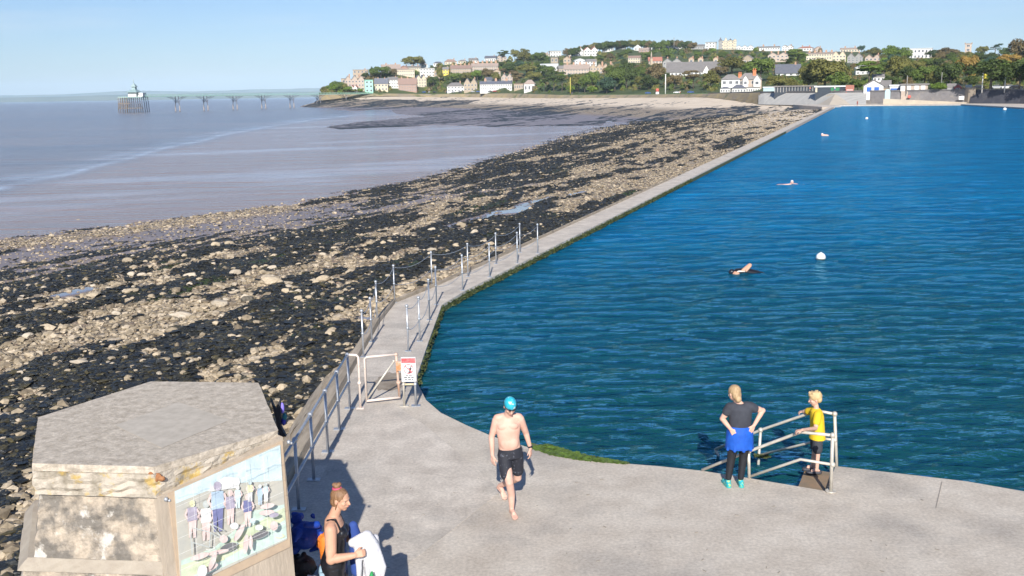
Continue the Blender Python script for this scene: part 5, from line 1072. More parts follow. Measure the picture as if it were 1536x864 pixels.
# far deck round the lake
dk = [(107,327),(110.5,343.5),(127,336),(144,323.5),(138,290),(131.5,255),(128,225),(150,225),(185,262),(176,316),(150,345),(120,372),(104,372),(98,318)]
m_ = MB(); m_.prism([(x*1.0, y) for x, y in dk], -1.5, .08); tag(m_.build('far_deck', concrete_light), kind='structure')
ra = MB(); c = cpt(1250,-2); A = cpt(1222,-9,-.1); B = cpt(1292,-10,.1); D_ = Vector((109,346,.1)); T_ = c+Vector((0,-2,3.6)); ra.add([A,D_,B,T_,T_+Vector((1.5,3,0)),T_+Vector((-1.5,3,0))], [(0,1,3),(1,2,3),(3,2,4),(0,3,5),(3,4,5)])
tag(ra.build('slipway', mat('slipway', (.55,.48,.38), .9, (.48,.42,.34), .3)), 'pale stepped ramp spreading down to the corner of the lake', 'ramp')
r2 = MB(); a, b = P(1325,149,330), P(1450,157,322); n = 10
up1 = [P(1325+125*i/n, 148+5.5*i/n, 341-6*i/n) for i in range(n+1)]; r2.add([q for p in up1 for q in (p, p+Vector((0,2.2,0)), Vector((p.x,p.y,-.2)))], [f for i in range(n) for f in ((3*i,3*i+3,3*i+4,3*i+1),(3*i+2,3*i+5,3*i+3,3*i))])
tag(r2.build('ramp', mat('ramp_stone', (.50,.43,.33), .9, (.38,.33,.27), .3)), 'long ramp sloping down along the foot of the grey sea wall', 'ramp')
def pole(px_, b_, tp, Yv, label, flag=None, name='pole', r=.07, m=None):
    p = P(px_, b_, Yv); h = P(px_, tp, Yv).z-p.z; e_ = empty(name, p, label=label, cat=name.replace('_',' ')); m_ = MB(); m_.tube([(0,0,-1),(0,0,h)], [r*1.3, r], 8); m_.ball((0,0,h), r*1.6); m_.build('mast', m or WALL['white'], e_)
    if flag:
        f_ = MB(); L_ = 2.2; vs = []
        for i in range(7):
            for j in (0, 1): vs.append((.1+L_*i/6, .25*math.sin(i*1.1), h-.15-1.5*j-.25*i/6*(1+j)))
        f_.add(vs, [(2*i,2*i+2,2*i+3,2*i+1) for i in range(6)]); f_.m[-2:] = [1]*2; f_.build('flag', flag, e_)
    return e_
yf = mat('flag_yellow', (.72,.62,.08), .8); gf = mat('flag_green', (.10,.22,.04), .8)
pole(1473,134.5,110,332,'white flagpole flying a yellow and green flag',[yf,gf],'flagpole',.16)
pole(1507,134.5,108.5,325,'white flagpole flying a white and blue flag',[WALL['white'],WALL['blue']],'flagpole',.16)
pole(998,143,112,650,'tall pale lamp post on the lawn between the brown trees',None,'lamp_post',.28); pole(855.5,138,117,780,'thin yellow pole left of the lawn trees',None,'pole',.25,mat('pole_yellow',(.6,.5,.1),.6))
pole(1444.5,136,121,343,'short yellowish post at the top of the buttress',None,'post',.18,mat('pole_tan',(.45,.38,.2),.7)); pole(1360,137,114,352,'grey lamp post behind the brown changing block',None,'lamp_post',.1,WALL['grey']); pole(1412,128,109,400,'slim lamp post with white lamp among the dark trees',None,'lamp_post',.1,WALL['grey'])
pole(1011,70,57,1400,'thin mast on the hilltop above the white block',None,'mast',.35,WALL['grey'])
b_ = MB(); p = P(1364,145,351.2); b_.ball((0,0,0), (.6,.12,.55)); tag(b_.build('lifebuoy_housing', WALL['red'], None, p), 'red lifebuoy housing fixed to the grey sea wall', 'lifebuoy')
b_ = MB(); p = P(1442,147,340.5); b_.box((-.9,-.1,-.6),(.9,.1,.6)); tag(b_.build('wall_sign', WALL['white'], None, p), 'small white notice on the grey sea wall near the buttress', 'sign')
b_ = MB(); p = P(1331,147,350); b_.box((-.9,-.1,-2.2),(.9,.1,2.2)); b_.ball((0,0,2.2),(.9,.1,.8)); tag(b_.build('notice_board', WALL['paleblue'], None, p), 'pale blue notice board at the head of the ramp', 'board')
b_ = MB(); p = P(1453,132.2,345); b_.box((-1.1,-.1,-1.1),(1.1,.1,1.1)); tag(b_.build('notice_board', WALL['white'], None, p), 'square white board standing over the buttress', 'board')
b_ = MB(); p = P(986,143.5,668); b_.tube([(0,0,-1),(0,0,2.6)], [1.4,1.1], 8, 0); b_.tube([(0,0,2.6),(0,0,4.6)], [1.3,.9], 8, 1); tag(b_.build('marker_post', [WALL['white'], WALL['red']], None, p), 'stout red and white marker at the top of the beach', 'marker')
# parked cars
def car_proto():
    r = empty('parked_car', (0,0,0)); m_ = MB(); prof = [(-2.1,.3),(-2.15,.75),(-1.9,.95),(-1.1,1.0),(-.5,1.42),(.9,1.42),(1.6,1.0),(2.1,.9),(2.15,.4),(2.1,.3)]
    L_ = len(prof); m_.add([(x,-.85,z) for x,z in prof]+[(x,.85,z) for x,z in prof], [tuple(range(L_)),tuple(range(L_,2*L_))[::-1]]+[(i,L_+i,L_+(i+1)%L_,(i+1)%L_) for i in range(L_)]); o = m_.build('body', [mat('car_paint',(.5,.5,.52),.3)], r)
    m_ = MB(); m_.box((-.95,-.87,1.02),(1.3,.87,1.34)); m_.build('window_band', winm, r)
    for x in (-1.35,1.35):
        for y in (-.8,.8): m_ = MB(); m_.tube([(x,y-.12,.33),(x,y+.12,.33)], .33, 10); m_.build('wheel', WALL['dark'], r)
    return r
cps = [mat('car_'+n, c, .3) for n, c in (('blue',(.04,.10,.30)),('white',(.7,.7,.7)),('black',(.02,.02,.025)),('silver',(.45,.46,.48)),('red',(.4,.03,.03)))]; CN = ['blue','white','black','silver','red']
cpr = car_proto(); first = True; CL = [(672,0),(680,3),(690,2),(700,1),(709,3),(717,0),(726,1),(735,2),(742,4),(652,2),(645,3),(636,0),(972,0),(986,2),(1015,1),(1036,0),(1466,2),(1495,3),(1513,1),(1524,2)]
for i, (px_, ci) in enumerate(CL):
    az = P(px_, 138, 1000.).x/1000.; p = hill(az, .03 if px_ < 900 else (.09 if px_ < 1100 else .03)); o = cpr if first else copy_tree(cpr); first = False; o.location = (p.x, p.y, p.z+.25); o.rotation_euler = (0,0,-az+random.choice([0,math.pi]))
    for c in o.children:
        if c.name.startswith('body'): c.material_slots[0].link = 'OBJECT'; c.material_slots[0].material = cps[ci]
    nb_ = sorted(houses, key=lambda h: abs((h[0]+h[2])/2-px_)+2*abs(h[3]-137))[0][4]
    tag(o, f"{CN[ci]} car parked on the sea front, number {i} from the pier".replace(f', number {i} from the pier', '')+' near the '+nb_, 'car', 'cars parked along the sea front')
seen = {}
for o in C.objects:
    if o.get('category') == 'car':
        seen.setdefault(o['label'], []).append(o)
for l, L_ in seen.items():
    if len(L_) > 1:
        L_.sort(key=lambda o: o.location.x)
        for o, nm in zip(L_, ('left','right','far right')): o['label'] = l.replace('car parked', 'car, the '+nm+' one, parked')

# ------------------------------------------------------------------ pier
pr = G(200,168.5,-4.); pier = empty('pier', (pr.x, pr.y, -4), label='long pier on slender trestles with a white pavilion on its seaward head', cat='pier'); po = Vector((pr.x, pr.y, -4)); 
steel = mat('pier_steel', (.10,.12,.16), .7, (.16,.16,.18), .5); deckm = mat('pier_deck_green', (.30,.55,.46), .7, (.38,.60,.52), .2); wood = mat('pier_timber', (.26,.20,.14), .9, (.14,.12,.10), .8); conc2 = mat('pier_footing', (.34,.30,.28), .9)
root = P(556,140.8,1048.); hd = Vector((pr.x+7, pr.y+6, 0)); dz = P(222,144.6,800.).z; dz1 = root.z+.2
D0 = Vector((hd.x, hd.y, dz)); D1 = Vector((root.x, root.y, dz1)); ax = (D1-D0); axn = ax.normalized(); sidev = Vector((-axn.y, axn.x, 0))
m_ = MB(); m_.bar(D0-po, D1-po, 5, .55); m_.build('deck', deckm, pier)
for s_ in (-1,1):
    m_ = MB(); m_.bar(D0-po+sidev*2.4*s_+Vector((0,0,1.5)), D1-po+sidev*2.4*s_+Vector((0,0,1.5)), .18, .18)
    for i in range(70): q = D0.lerp(D1, i/69)-po+sidev*2.4*s_; m_.box(q+Vector((-.08,-.08,0)), q+Vector((.08,.08,1.5)))
    m_.build('parapet', deckm, pier)
for px_ in (265.5,308,352,395,437.5,478,517):
    az = P(px_, 150, 1000.).x/1000.; # intersection of the deck line with this bearing
    t = (D0.x-az*D0.y)/(az*ax.y-ax.x); q = D0+ax*t; b_ = MB()
    for s_ in (-1.7,1.7):
        b0_ = q+sidev*s_-po; foot = Vector((b0_.x+sidev.x*s_*.5, b0_.y+sidev.y*s_*.5, -.5)); b_.tube([foot, b0_], [.40,.34], 6)
        for k_ in (-1,1): b_.tube([b0_+Vector((0,0,-5.2)), b0_+axn*k_*3+Vector((0,0,-2.2)), b0_+axn*k_*8.5+Vector((0,0,-.5))], .20, 5)
    b_.tube([q-sidev*2-po+Vector((0,0,-5)), q+sidev*2-po+Vector((0,0,-5))], .2, 5); b_.build('trestle', steel, pier)
    f_ = MB()
    for s_ in (-2.4,2.4):
        p_ = q+sidev*s_-po; f_.tube([(p_.x,p_.y,-1.5),(p_.x,p_.y,4.2)], [.6,.38], 7)
    f_.build('footing', conc2, pier)
L0_, R0_ = P(178,168,812.), P(222,168,800.); W_ = (R0_.x-L0_.x)*.66
m_ = MB(); zd = dz+4; m_.box((-W_/2,-5,zd-.7),(W_/2,9,zd)); m_.build('head_deck', mat('head_deck', (.30,.42,.38), .8), pier)
for i in range(12):
    for j in range(4):
        x = -W_/2+W_*i/11; y = -5+14*j/3; b_ = MB(); b_.tube([(x*1.06+random.uniform(-.3,.3),y,-2),(x*.97,y,zd-.7)], .26, 5)
        if j == 0 and i < 11: b_.tube([(x,y,random.uniform(1,4)),(x+W_/11,y,zd-2)], .15, 4); b_.tube([(x,y,zd-4),(x+W_/11,y,random.uniform(1,4))], .15, 4)
        b_.build('pile', wood if i < 5 else steel, pier)
for zz in (3.0, 6.5):
    b_ = MB(); b_.box((-W_/2,-5.4,zz),(W_*(.02 if zz > 4 else .5),-4.9,zz+.5)); b_.build('waling', wood, pier)
pav = WALL['white']; m_ = MB(); m_.box((-W_*.12,-2,zd+.004),(W_*.22,6,zd+3.2)); m_.build('pavilion_wall', pav, pier)
m_ = MB(); x = W_*.05; m_.add([(x-W_*.24,-4,zd+3.2),(x+W_*.24,-4,zd+3.2),(x+W_*.24,8,zd+3.2),(x-W_*.24,8,zd+3.2),(x-W_*.09,1.5,zd+5.4),(x+W_*.09,1.5,zd+5.4),(x+W_*.09,6,zd+5.4),(x-W_*.09,6,zd+5.4)], [(0,1,5,4),(1,2,6,5),(2,3,7,6),(3,0,4,7),(4,5,6,7),(3,2,1,0)]); m_.build('pavilion_roof', mat('pav_roof', (.30,.42,.42), .6), pier)
m_ = MB(); m_.box((x-W_*.07,1.8,zd+5.41),(x+W_*.07,5.7,zd+7.4)); m_.add([(x-W_*.11,1,zd+7.4),(x+W_*.11,1,zd+7.4),(x+W_*.11,6.5,zd+7.4),(x-W_*.11,6.5,zd+7.4),(x,3.7,zd+10.5)], [(0,1,4),(1,2,4),(2,3,4),(3,0,4),(3,2,1,0)]); m_.tube([(x,3.7,zd+10.2),(x,3.7,zd+13)], .2, 5); m_.build('lantern', mat('pav_lantern', (.32,.42,.42), .6), pier)
m_ = MB(); m_.box((W_*.25,0,zd+.004),(W_*.46,8,zd+2.8)); m_.build('shelter', pav, pier)

# ------------------------------------------------------------------ floats in the lake
for px_, py_, wpx, lab in ((1231,390,14,'large white buoy floating in the middle of the lake'),(1300,179,4,'small white buoy far away near the far side of the lake'),(1507,165.5,5,'small white buoy close to the far right bank')):
    p = G(px_, py_, -.25); d_ = p.y; r_ = wpx/2*d_/F; b_ = MB(); b_.ball((0,0,0), r_, 0, 20, 12); b_.tube([(0,0,r_*.9),(0,0,r_*1.12)], r_*.15, 8); b_.tube([(0,0,-r_*.42),(0,0,-r_*.2)], [r_*.99,r_*1.04], 20, 1)
    tag(b_.build('buoy', [mat('buoy_white', (.82,.82,.80), .35), mat('buoy_line', (.14,.15,.12), .6)], None, (p.x, p.y, -.25+r_*.6)), lab, 'buoy')

# ------------------------------------------------------------------ people
def skinmat(name, a, b): return mat(name, a, .55, b, 7., .0008, 90, spec=.3, detail=6)
skin1 = skinmat('skin_pale', (.66,.43,.34), (.60,.35,.27)); skin2 = skinmat('skin_tanned', (.58,.34,.23), (.52,.28,.19)); skin3 = skinmat('skin_child', (.66,.42,.32), (.60,.36,.27))
class Body:
    def __init__(s): s.mb = MB()
    def limb(s, pts, rad, n=14):
        pts = [Vector(p) for p in pts]; P_ = []; R_ = []
        for i in range(len(pts)-1):
            for k in range(4):
                t = k/4; P_.append(pts[i].lerp(pts[i+1], t)); R_.append(rad[i]+(rad[i+1]-rad[i])*t)
        P_.append(pts[-1]); R_.append(rad[-1]); s.mb.tube(P_, R_, n); s.mb.ball(pts[0], rad[0]*.99, 0, n, 8); s.mb.ball(pts[-1], rad[-1]*.99, 0, n, 8)
        for p, r in zip(pts[1:-1], rad[1:-1]): s.mb.ball(p, r*.995, 0, n, 8)
    def ell(s, c, r, rot=None, n=18, k=12):
        t = MB(); t.ball((0,0,0), r, 0, n, k); R_ = rot if rot is not None else Matrix.Identity(3); s.mb.add([Vector(c)+R_@Vector(v) for v in t.v], t.f, 0, True)
    def loft(s, secs, n=26):    # (center, rx, ry, yaw)
        S = []
        for i in range(len(secs)-1):
            a, b = secs[i], secs[i+1]
            for k in range(4):
                t = k/4; S.append((Vector(a[0]).lerp(Vector(b[0]), t), a[1]+(b[1]-a[1])*t, a[2]+(b[2]-a[2])*t, a[3]+(b[3]-a[3])*t))
        S.append((Vector(secs[-1][0]), *secs[-1][1:])); vs = []
        for c, rx, ry, yw in S:
            for j in range(n):
                an = 2*math.pi*j/n; x, y = rx*math.cos(an), ry*math.sin(an); vs.append((c.x+x*math.cos(yw)-y*math.sin(yw), c.y+x*math.sin(yw)+y*math.cos(yw), c.z))
        m = len(S); fs = [(i*n+j, i*n+(j+1)%n, (i+1)*n+(j+1)%n, (i+1)*n+j) for i in range(m-1) for j in range(n)]+[tuple(range(n))[::-1], tuple((m-1)*n+j for j in range(n))]; s.mb.add(vs, fs, 0, True)
    def hand(s, w_, d, nrm_, side, curl=.5, sc=1.):
        w_, d, nv = Vector(w_), Vector(d).normalized(), Vector(nrm_); nv = (nv-d*nv.dot(d)).normalized(); l = d.cross(nv)*side
        for i, (o, L_) in enumerate(((.033,.072),(.011,.080),(-.011,.075),(-.032,.058))):
            kn = w_+(d*.085+l*o)*sc; s.limb([w_+l*o*.5*sc, kn], [.015*sc,.013*sc], 8); p = kn; a = curl*.6; 
            for f, rr_ in ((.45,.0095),(.30,.0085),(.25,.0075)):
                dv = d*math.cos(a)+nv*math.sin(a); q = p+dv*L_*f*sc; s.limb([p, q], [rr_*sc, rr_*.93*sc], 8); p = q; a += curl*.75
        b_ = w_+(d*.025+l*.030)*sc; t1 = b_+(d*.032+l*.026+nv*.012)*sc; s.limb([w_+l*.01*sc, b_, t1, t1+(d*.032+l*.006+nv*.012)*sc], [.014*sc,.013*sc,.010*sc,.0085*sc], 8)
    def head(s, c, f, tilt=0., sc=1.):
        c = Vector(c); f = Vector(f).normalized(); u = Vector((0,0,1)); f = (f*math.cos(tilt)-u*math.sin(tilt)).normalized(); l = u.cross(f).normalized(); u = f.cross(l); R_ = Matrix((f, l, u)).transposed(); T = lambda a, b, cc: c+R_@Vector((a, b, cc))*sc
        s.ell(T(-.010,0,.030), (.098*sc,.076*sc,.088*sc), R_); s.ell(T(.020,0,-.030), (.072*sc,.062*sc,.080*sc), R_); s.ell(T(.050,0,-.085), (.028*sc,.032*sc,.026*sc), R_); s.ell(T(.072,0,.022), (.022*sc,.05*sc,.016*sc), R_)
        s.limb([T(.088,0,.01), T(.108,0,-.026)], [.008*sc,.013*sc], 8); s.ell(T(.082,0,-.055), (.014*sc,.026*sc,.012*sc), R_)
        for sd_ in (-1,1): s.ell(T(-.008,sd_*.078,-.006), (.018*sc,.010*sc,.030*sc), R_); s.ell(T(.055,sd_*.040,-.022), (.026*sc,.022*sc,.022*sc), R_)
        return T, R_
    def build(s, name, m, parent, vox=.007, sm=2, origin=None):
        me = s.mb.mesh('tmp', m); o = bpy.data.objects.new('tmp', me); C.objects.link(o); q = o.modifiers.new('r', 'REMESH'); q.mode = 'VOXEL'; q.voxel_size = vox; q.use_smooth_shade = True
        if sm: z = o.modifiers.new('s', 'SMOOTH'); z.iterations = sm; z.factor = .5
        dg = bpy.context.evaluated_depsgraph_get(); n = bpy.data.meshes.new_from_object(o.evaluated_get(dg)); bpy.data.objects.remove(o); bpy.data.meshes.remove(me); n.name = name; n.materials.clear(); n.materials.append(m)
        return link(name, n, parent)
def face(root, T, R_, sc=1., brow=(.2,.13,.08), eyes=True):
    if eyes:
        for sd_ in (-1,1):
            m_ = MB(); m_.ball((0,0,0), .0115*sc, 0, 10, 8); m_.ball(R_@Vector((.006,0,0))*sc, .0078*sc, 1, 8, 6); m_.build('eye', [mat('eye_white',(.45,.40,.36),.4), mat('iris',(.03,.02,.015),.2)], root, T(.066,sd_*.031,.004))
    b_ = Body(); b_.limb([T(.089,-.020,-.055), T(.095,0,-.053), T(.089,.020,-.055)], [.003*sc,.006*sc,.003*sc], 8); b_.build('mouth', mat('lips', (.48,.18,.15), .5), root, .002, 0)
def foot(B, ankle, toe, sc=1., r=.036):
    a, t = Vector(ankle), Vector(toe); d = (t-a); d.z = 0; d.normalize(); l = Vector((-d.y, d.x, 0)); heel = a-d*.045*sc; heel.z = a.z-.045*sc
    B.limb([a, heel], [r*sc, .030*sc]); B.limb([a+Vector((0,0,-.005)), (a+t)/2+Vector((0,0,.012*sc))], [r*.95*sc,.030*sc])
    for o, L_, rr_ in ((-.028,0,.020),(-.012,.012,.017),(.004,.010,.015),(.018,.002,.014),(.030,-.012,.013)):
        B.limb([(a+t)/2+l*o*.6*sc-Vector((0,0,.012*sc)), t+l*o*sc-d*.03*sc+Vector((0,0,.002)), t+l*o*sc+d*L_*sc], [.024*sc, .018*sc, rr_*.62*sc], 8)
    B.limb([heel, (a+t)/2-Vector((0,0,.022*sc))], [.028*sc,.024*sc], 10)

# --- man in swim shorts walking barefoot
mo_ = G(770,776); man = empty('person', mo_, label='barefoot bare-chested man in black shorts and turquoise swim cap walking on the promenade', cat='person')
B = Body()
fa, fb = (-.02,.10,.075), (-.19,.74,.17)
hipL, hipR = (-.115,.15,.90), (.055,.17,.90)
B.limb([hipL, (-.045,.02,.50), (-.022,.09,.30), fa], [.088,.056,.053,.034]); B.limb([hipR, (.07,.28,.47), (-.045,.50,.33), fb], [.088,.056,.053,.034])
foot(B, fa, (.035,-.09,.018)); foot(B, fb, (-.105,.60,.025))
B.loft([((-.03,.16,.84),.145,.10,.1),((-.03,.15,.92),.158,.112,.1),((-.04,.14,1.02),.150,.112,.08),((-.05,.13,1.12),.150,.112,.05),((-.055,.13,1.24),.172,.115,.0),((-.06,.14,1.34),.178,.108,-.02),((-.06,.14,1.42),.125,.078,-.02),((-.055,.13,1.46),.07,.06,-.02)])
B.ell((-.115,.065,1.30), (.080,.045,.055)); B.ell((.01,.065,1.31), (.080,.045,.055)); B.ell((-.04,.075,1.06),(.13,.065,.12))
B.limb([(-.05,.12,1.44), (-.035,.07,1.53)], [.060,.054]); B.limb([(-.05,.14,1.435),(-.20,.14,1.40)],[.055,.058]); B.limb([(-.05,.14,1.435),(.10,.15,1.405)],[.055,.058])
B.limb([(-.215,.14,1.375), (-.285,.15,1.12), (-.275,.09,.88)], [.056,.043,.027]); B.limb([(.118,.15,1.385), (.195,.26,1.14), (.255,.24,.92)], [.056,.043,.027])
B.hand((-.275,.09,.88), (.06,-.06,-1), (.6,.5,0), 1, .35); B.hand((.255,.24,.92), (.02,-.15,-1), (-.7,.3,0), -1, .45)
T, R_ = B.head((-.02,.02,1.605), (.30,-1,0), .58); B.build('body', skin1, man, .0065, 5)
face(man, T, R_, eyes=False)
c_ = Body(); c_.ell(T(-.012,0,.045), (.106,.084,.094), R_); c_.ell(T(-.05,0,.0), (.06,.078,.06), R_); cap_ = c_.build('swim_cap', mat('turquoise_cap', (.03,.42,.55), .35, (.55,.78,.80), 16, lo=.56, hi=.60), man, .006, 1)
g_ = MB(); 
for sd_ in (-1,1): g_.ball(T(.090,sd_*.030,.030), (.020,.024,.016), 0, 12, 8)
g_.tube([T(.098,-.012,.03), T(.098,.012,.03)], .005, 6); g_.tube([T(.085,-.045,.03), T(.04,-.083,.035), T(-.05,-.085,.04), T(-.105,0,.045), T(-.05,.085,.04), T(.04,.083,.035), T(.085,.045,.03)], .006, 6); g_.build('goggles', mat('goggle_black', (.015,.02,.03), .15), man)
s_ = Body(); s_.loft([((-.03,.155,.985),.160,.122,.1),((-.03,.155,.92),.168,.125,.1),((-.03,.16,.83),.172,.128,.1)]); s_.limb([(-.112,.13,.87),(-.085,.08,.60)],[.098,.088],18); s_.limb([(.055,.17,.87),(.07,.24,.60)],[.098,.088],18)
sh_ = s_.build('shorts', mat('black_shorts', (.018,.020,.03), .7, (.10,.11,.14), 22, .004, 18, detail=4, lo=.60, hi=.64), man, .008, 3)
w_ = MB(); w_.tube([(.252,.24,.935),(.246,.241,.955)], .034, 14); w_.ball((.275,.222,.945), (.012,.018,.018)); w_.build('watch', mat('goggle_black', (.015,.02,.03)), man)
# --- woman at the edge, hands on hips, seen from behind
wo_ = G(1099,730); wom = empty('person', wo_, label='woman with hands on hips, royal blue cloth round her waist, watching the lake', cat='person')
B = Body(); B.limb([(.005,.03,.80),(-.02,.04,.45),(-.065,.02,.09)],[.085,.055,.034]); B.limb([(.17,.03,.80),(.155,.04,.45),(.125,.02,.09)],[.085,.055,.034])
B.loft([((.09,.03,.74),.15,.11,0),((.09,.03,.84),.175,.125,0),((.09,.03,.95),.145,.105,0),((.09,.03,1.08),.150,.105,0),((.088,.03,1.20),.165,.095,0),((.085,.03,1.27),.12,.07,0)])
B.limb([(.085,.03,1.26),(.03,.05,1.33)],[.055,.048]); B.limb([(.08,.03,1.25),(-.055,.03,1.225)],[.05,.052]); B.limb([(.08,.03,1.25),(.225,.03,1.235)],[.05,.052])
B.limb([(-.075,.03,1.21),(-.165,.06,1.04),(-.065,-.06,.915)],[.052,.042,.026]); B.limb([(.245,.03,1.22),(.43,.08,1.15),(.275,-.05,.965)],[.052,.042,.026])
B.hand((-.065,-.06,.915),(.55,-.25,-.75),(.4,.9,0),1,.35,.95); B.hand((.275,-.05,.965),(-.45,-.2,-.8),(-.4,.9,0),-1,.4,.95)
T, R_ = B.head((-.005,.065,1.425),(-.55,1,0),.25,.95); B.build('body', skin3, wom, .0065); face(wom, T, R_, .95)
h_ = Body(); h_.ell(T(-.028,0,.045),(.098,.086,.088),R_); h_.ell(T(-.06,0,-.02),(.062,.075,.085),R_); h_.ell(T(-.085,0,-.085),(.045,.05,.055),R_); h_.build('hair', mat('light_brown_hair', (.30,.19,.10), .6, (.50,.36,.20), 20, .004, 60, stretch=(3,3,.6)), wom, .007, 1)
t_ = Body(); t_.loft([((.09,.03,.925),.168,.128,0),((.09,.03,1.0),.165,.122,0),((.09,.03,1.10),.168,.120,0),((.088,.03,1.20),.182,.110,0),((.085,.03,1.262),.15,.085,0),((.082,.032,1.285),.085,.068,0)]); t_.limb([(-.00,.03,1.235),(-.07,.03,1.222),(-.11,.04,1.15)],[.068,.072,.066]); t_.limb([(.17,.03,1.245),(.24,.03,1.23),(.30,.045,1.195)],[.068,.072,.066])
t_.build('t_shirt', mat('charcoal_cloth', (.045,.05,.065), .85, (.03,.033,.045), 6, .01, 9), wom, .008, 2)
k_ = Body(); k_.loft([((.09,.03,.945),.170,.132,0),((.09,.03,.85),.196,.150,0),((.09,.03,.72),.205,.155,0),((.09,.03,.60),.205,.155,0)]); 
for i in range(9): a = i*2*math.pi/9; k_.limb([(.09+.165*math.cos(a),.03+.118*math.sin(a),.80),(.09+.192*math.cos(a),.03+.14*math.sin(a),.592)],[.02,.027],8)
k_.build('waist_cloth', mat('royal_blue_cloth', (.005,.10,.52), .7, (.003,.07,.40), 9, .006, 12), wom, .008, 2)
l_ = Body(); l_.limb([(.01,.03,.78),(-.02,.04,.45),(-.062,.022,.13)],[.096,.064,.046]); l_.limb([(.17,.03,.78),(.155,.04,.45),(.123,.022,.13)],[.096,.064,.046]); l_.build('leggings', mat('black_leggings', (.012,.013,.018), .6), wom, .008, 1)
for x, y, tx in ((-.065,.02,-.10),(.125,.02,.13)):
    f_ = Body(); f_.limb([(x,y-.045,.045),(x+(tx-x)*.5,y+.06,.035),(tx,y+.15,.03)],[.040,.042,.034]); f_.limb([(x,y-.03,.05),(x,y,.085)],[.040,.042]); so_ = f_.build('shoe', mat('teal_trainer', (.02,.36,.42), .6, (.42,.62,.18), 26, lo=.54, hi=.58), wom, .006, 1)
    f_ = Body(); f_.limb([(x,y-.05,.012),(tx,y+.16,.012)],[.040,.036]); f_.mb.v = [(a,b,min(max(c,.001),.022)) for a,b,c in f_.mb.v]; f_.build('sole', mat('teal_sole', (.05,.45,.42), .6), so_, .006, 0)
# --- boy in yellow on the steps
bo_ = G(1223,709,-.09); boy = empty('person', bo_, label='blond boy in a yellow T-shirt and dark shorts holding the steps handrail', cat='person')
B = Body(); B.limb([(-.005,-.05,.60),(.00,-.05,.34),(.005,-.04,.07)],[.070,.046,.030]); B.limb([(.00,.08,.60),(.01,.09,.34),(-.02,.10,.07)],[.070,.046,.030])
foot(B, (.005,-.04,.07), (-.12,-.05,.02), .85); foot(B, (-.02,.10,.07), (-.14,.12,.02), .85)
B.loft([((.0,.015,.56),.085,.115,0),((.0,.015,.66),.09,.12,0),((.0,.015,.78),.085,.115,0),((-.01,.02,.92),.09,.13,0),((-.02,.02,1.0),.075,.115,0),((-.02,.02,1.04),.05,.06,0)])
B.limb([(-.02,.02,1.02),(-.035,.02,1.10)],[.042,.040]); B.limb([(-.03,.02,1.0),(-.03,-.10,.975)],[.04,.042]); B.limb([(-.03,.02,1.0),(-.03,.14,.975)],[.04,.042])
hL = RP(1196,647,Vector((4.3,14.0,0)),Vector((0,1,0)))-bo_; hL = Vector((hL.x+.07, hL.y, hL.z+.02))
hR = RP(1201,619,Vector((4.5,15.1,0)),Vector((0,1,0)))-bo_; hR = Vector((hR.x+.07, hR.y, hR.z+.02))
B.limb([(-.035,-.12,.965),(-.10,-.22,.80),hL],[.042,.034,.022]); B.limb([(-.035,.15,.965),(-.12,.30,.90),hR],[.042,.034,.022])
B.hand(hL,(-1,-.1,-.15),(0,0,-1),1,.9,.85); B.hand(hR,(-1,.1,-.1),(0,0,-1),-1,.9,.85)
T, R_ = B.head((-.05,.02,1.19),(-1,.12,0),.22,.90); B.build('body', skin3, boy, .0065); face(boy, T, R_, .9)
h_ = Body(); h_.ell(T(-.022,0,.050),(.100,.086,.082),R_); h_.ell(T(-.06,0,.0),(.055,.074,.07),R_); h_.ell(T(.045,0,.085),(.045,.06,.03),R_)
rq = random.Random(3)
for _ in range(26): a, b = rq.uniform(-1,1), rq.uniform(-1,1); h_.limb([T(-.02+.07*a,.06*b,.10),T(-.01+.09*a,.075*b,.135)],[.02,.007],6)
h_.build('hair', mat('blond_hair', (.62,.46,.24), .6, (.48,.33,.16), 20, .004, 60), boy, .006, 1)
t_ = Body(); t_.loft([((.01,.015,.56),.125,.155,0),((.005,.015,.66),.115,.145,0),((.0,.015,.80),.105,.138,0),((-.01,.02,.93),.102,.148,0),((-.02,.02,1.0),.088,.128,0),((-.025,.02,1.045),.055,.065,0)]); t_.limb([(-.03,-.09,.98),(-.07,-.17,.88)],[.062,.060]); t_.limb([(-.03,.12,.98),(-.08,.22,.93)],[.062,.060])
t_.build('t_shirt', mat('yellow_cloth', (.76,.52,.02), .8, (.66,.44,.015), 5, .008, 12), boy, .007, 2)
s_ = Body(); s_.loft([((.0,.015,.66),.10,.13,0),((.0,.015,.56),.105,.135,0)]); s_.limb([(-.005,-.045,.60),(-.0,-.05,.40)],[.082,.078],16); s_.limb([(.0,.08,.60),(.008,.085,.40)],[.082,.078],16); s_.build('shorts', mat('dark_grey_cloth', (.045,.048,.06), .8), boy, .008, 2)
for a in ((.005,-.045),(-.02,.10)): f_ = Body(); f_.limb([(a[0]+.04,a[1],.02),(a[0]-.12,a[1]-.0,.02)],[.045,.042]); f_.mb.v = [(x,y,min(max(z,.0),.045)) for x,y,z in f_.mb.v]; f_.build('shoe', mat('dark_shoe', (.05,.05,.06), .6), boy, .006, 1)
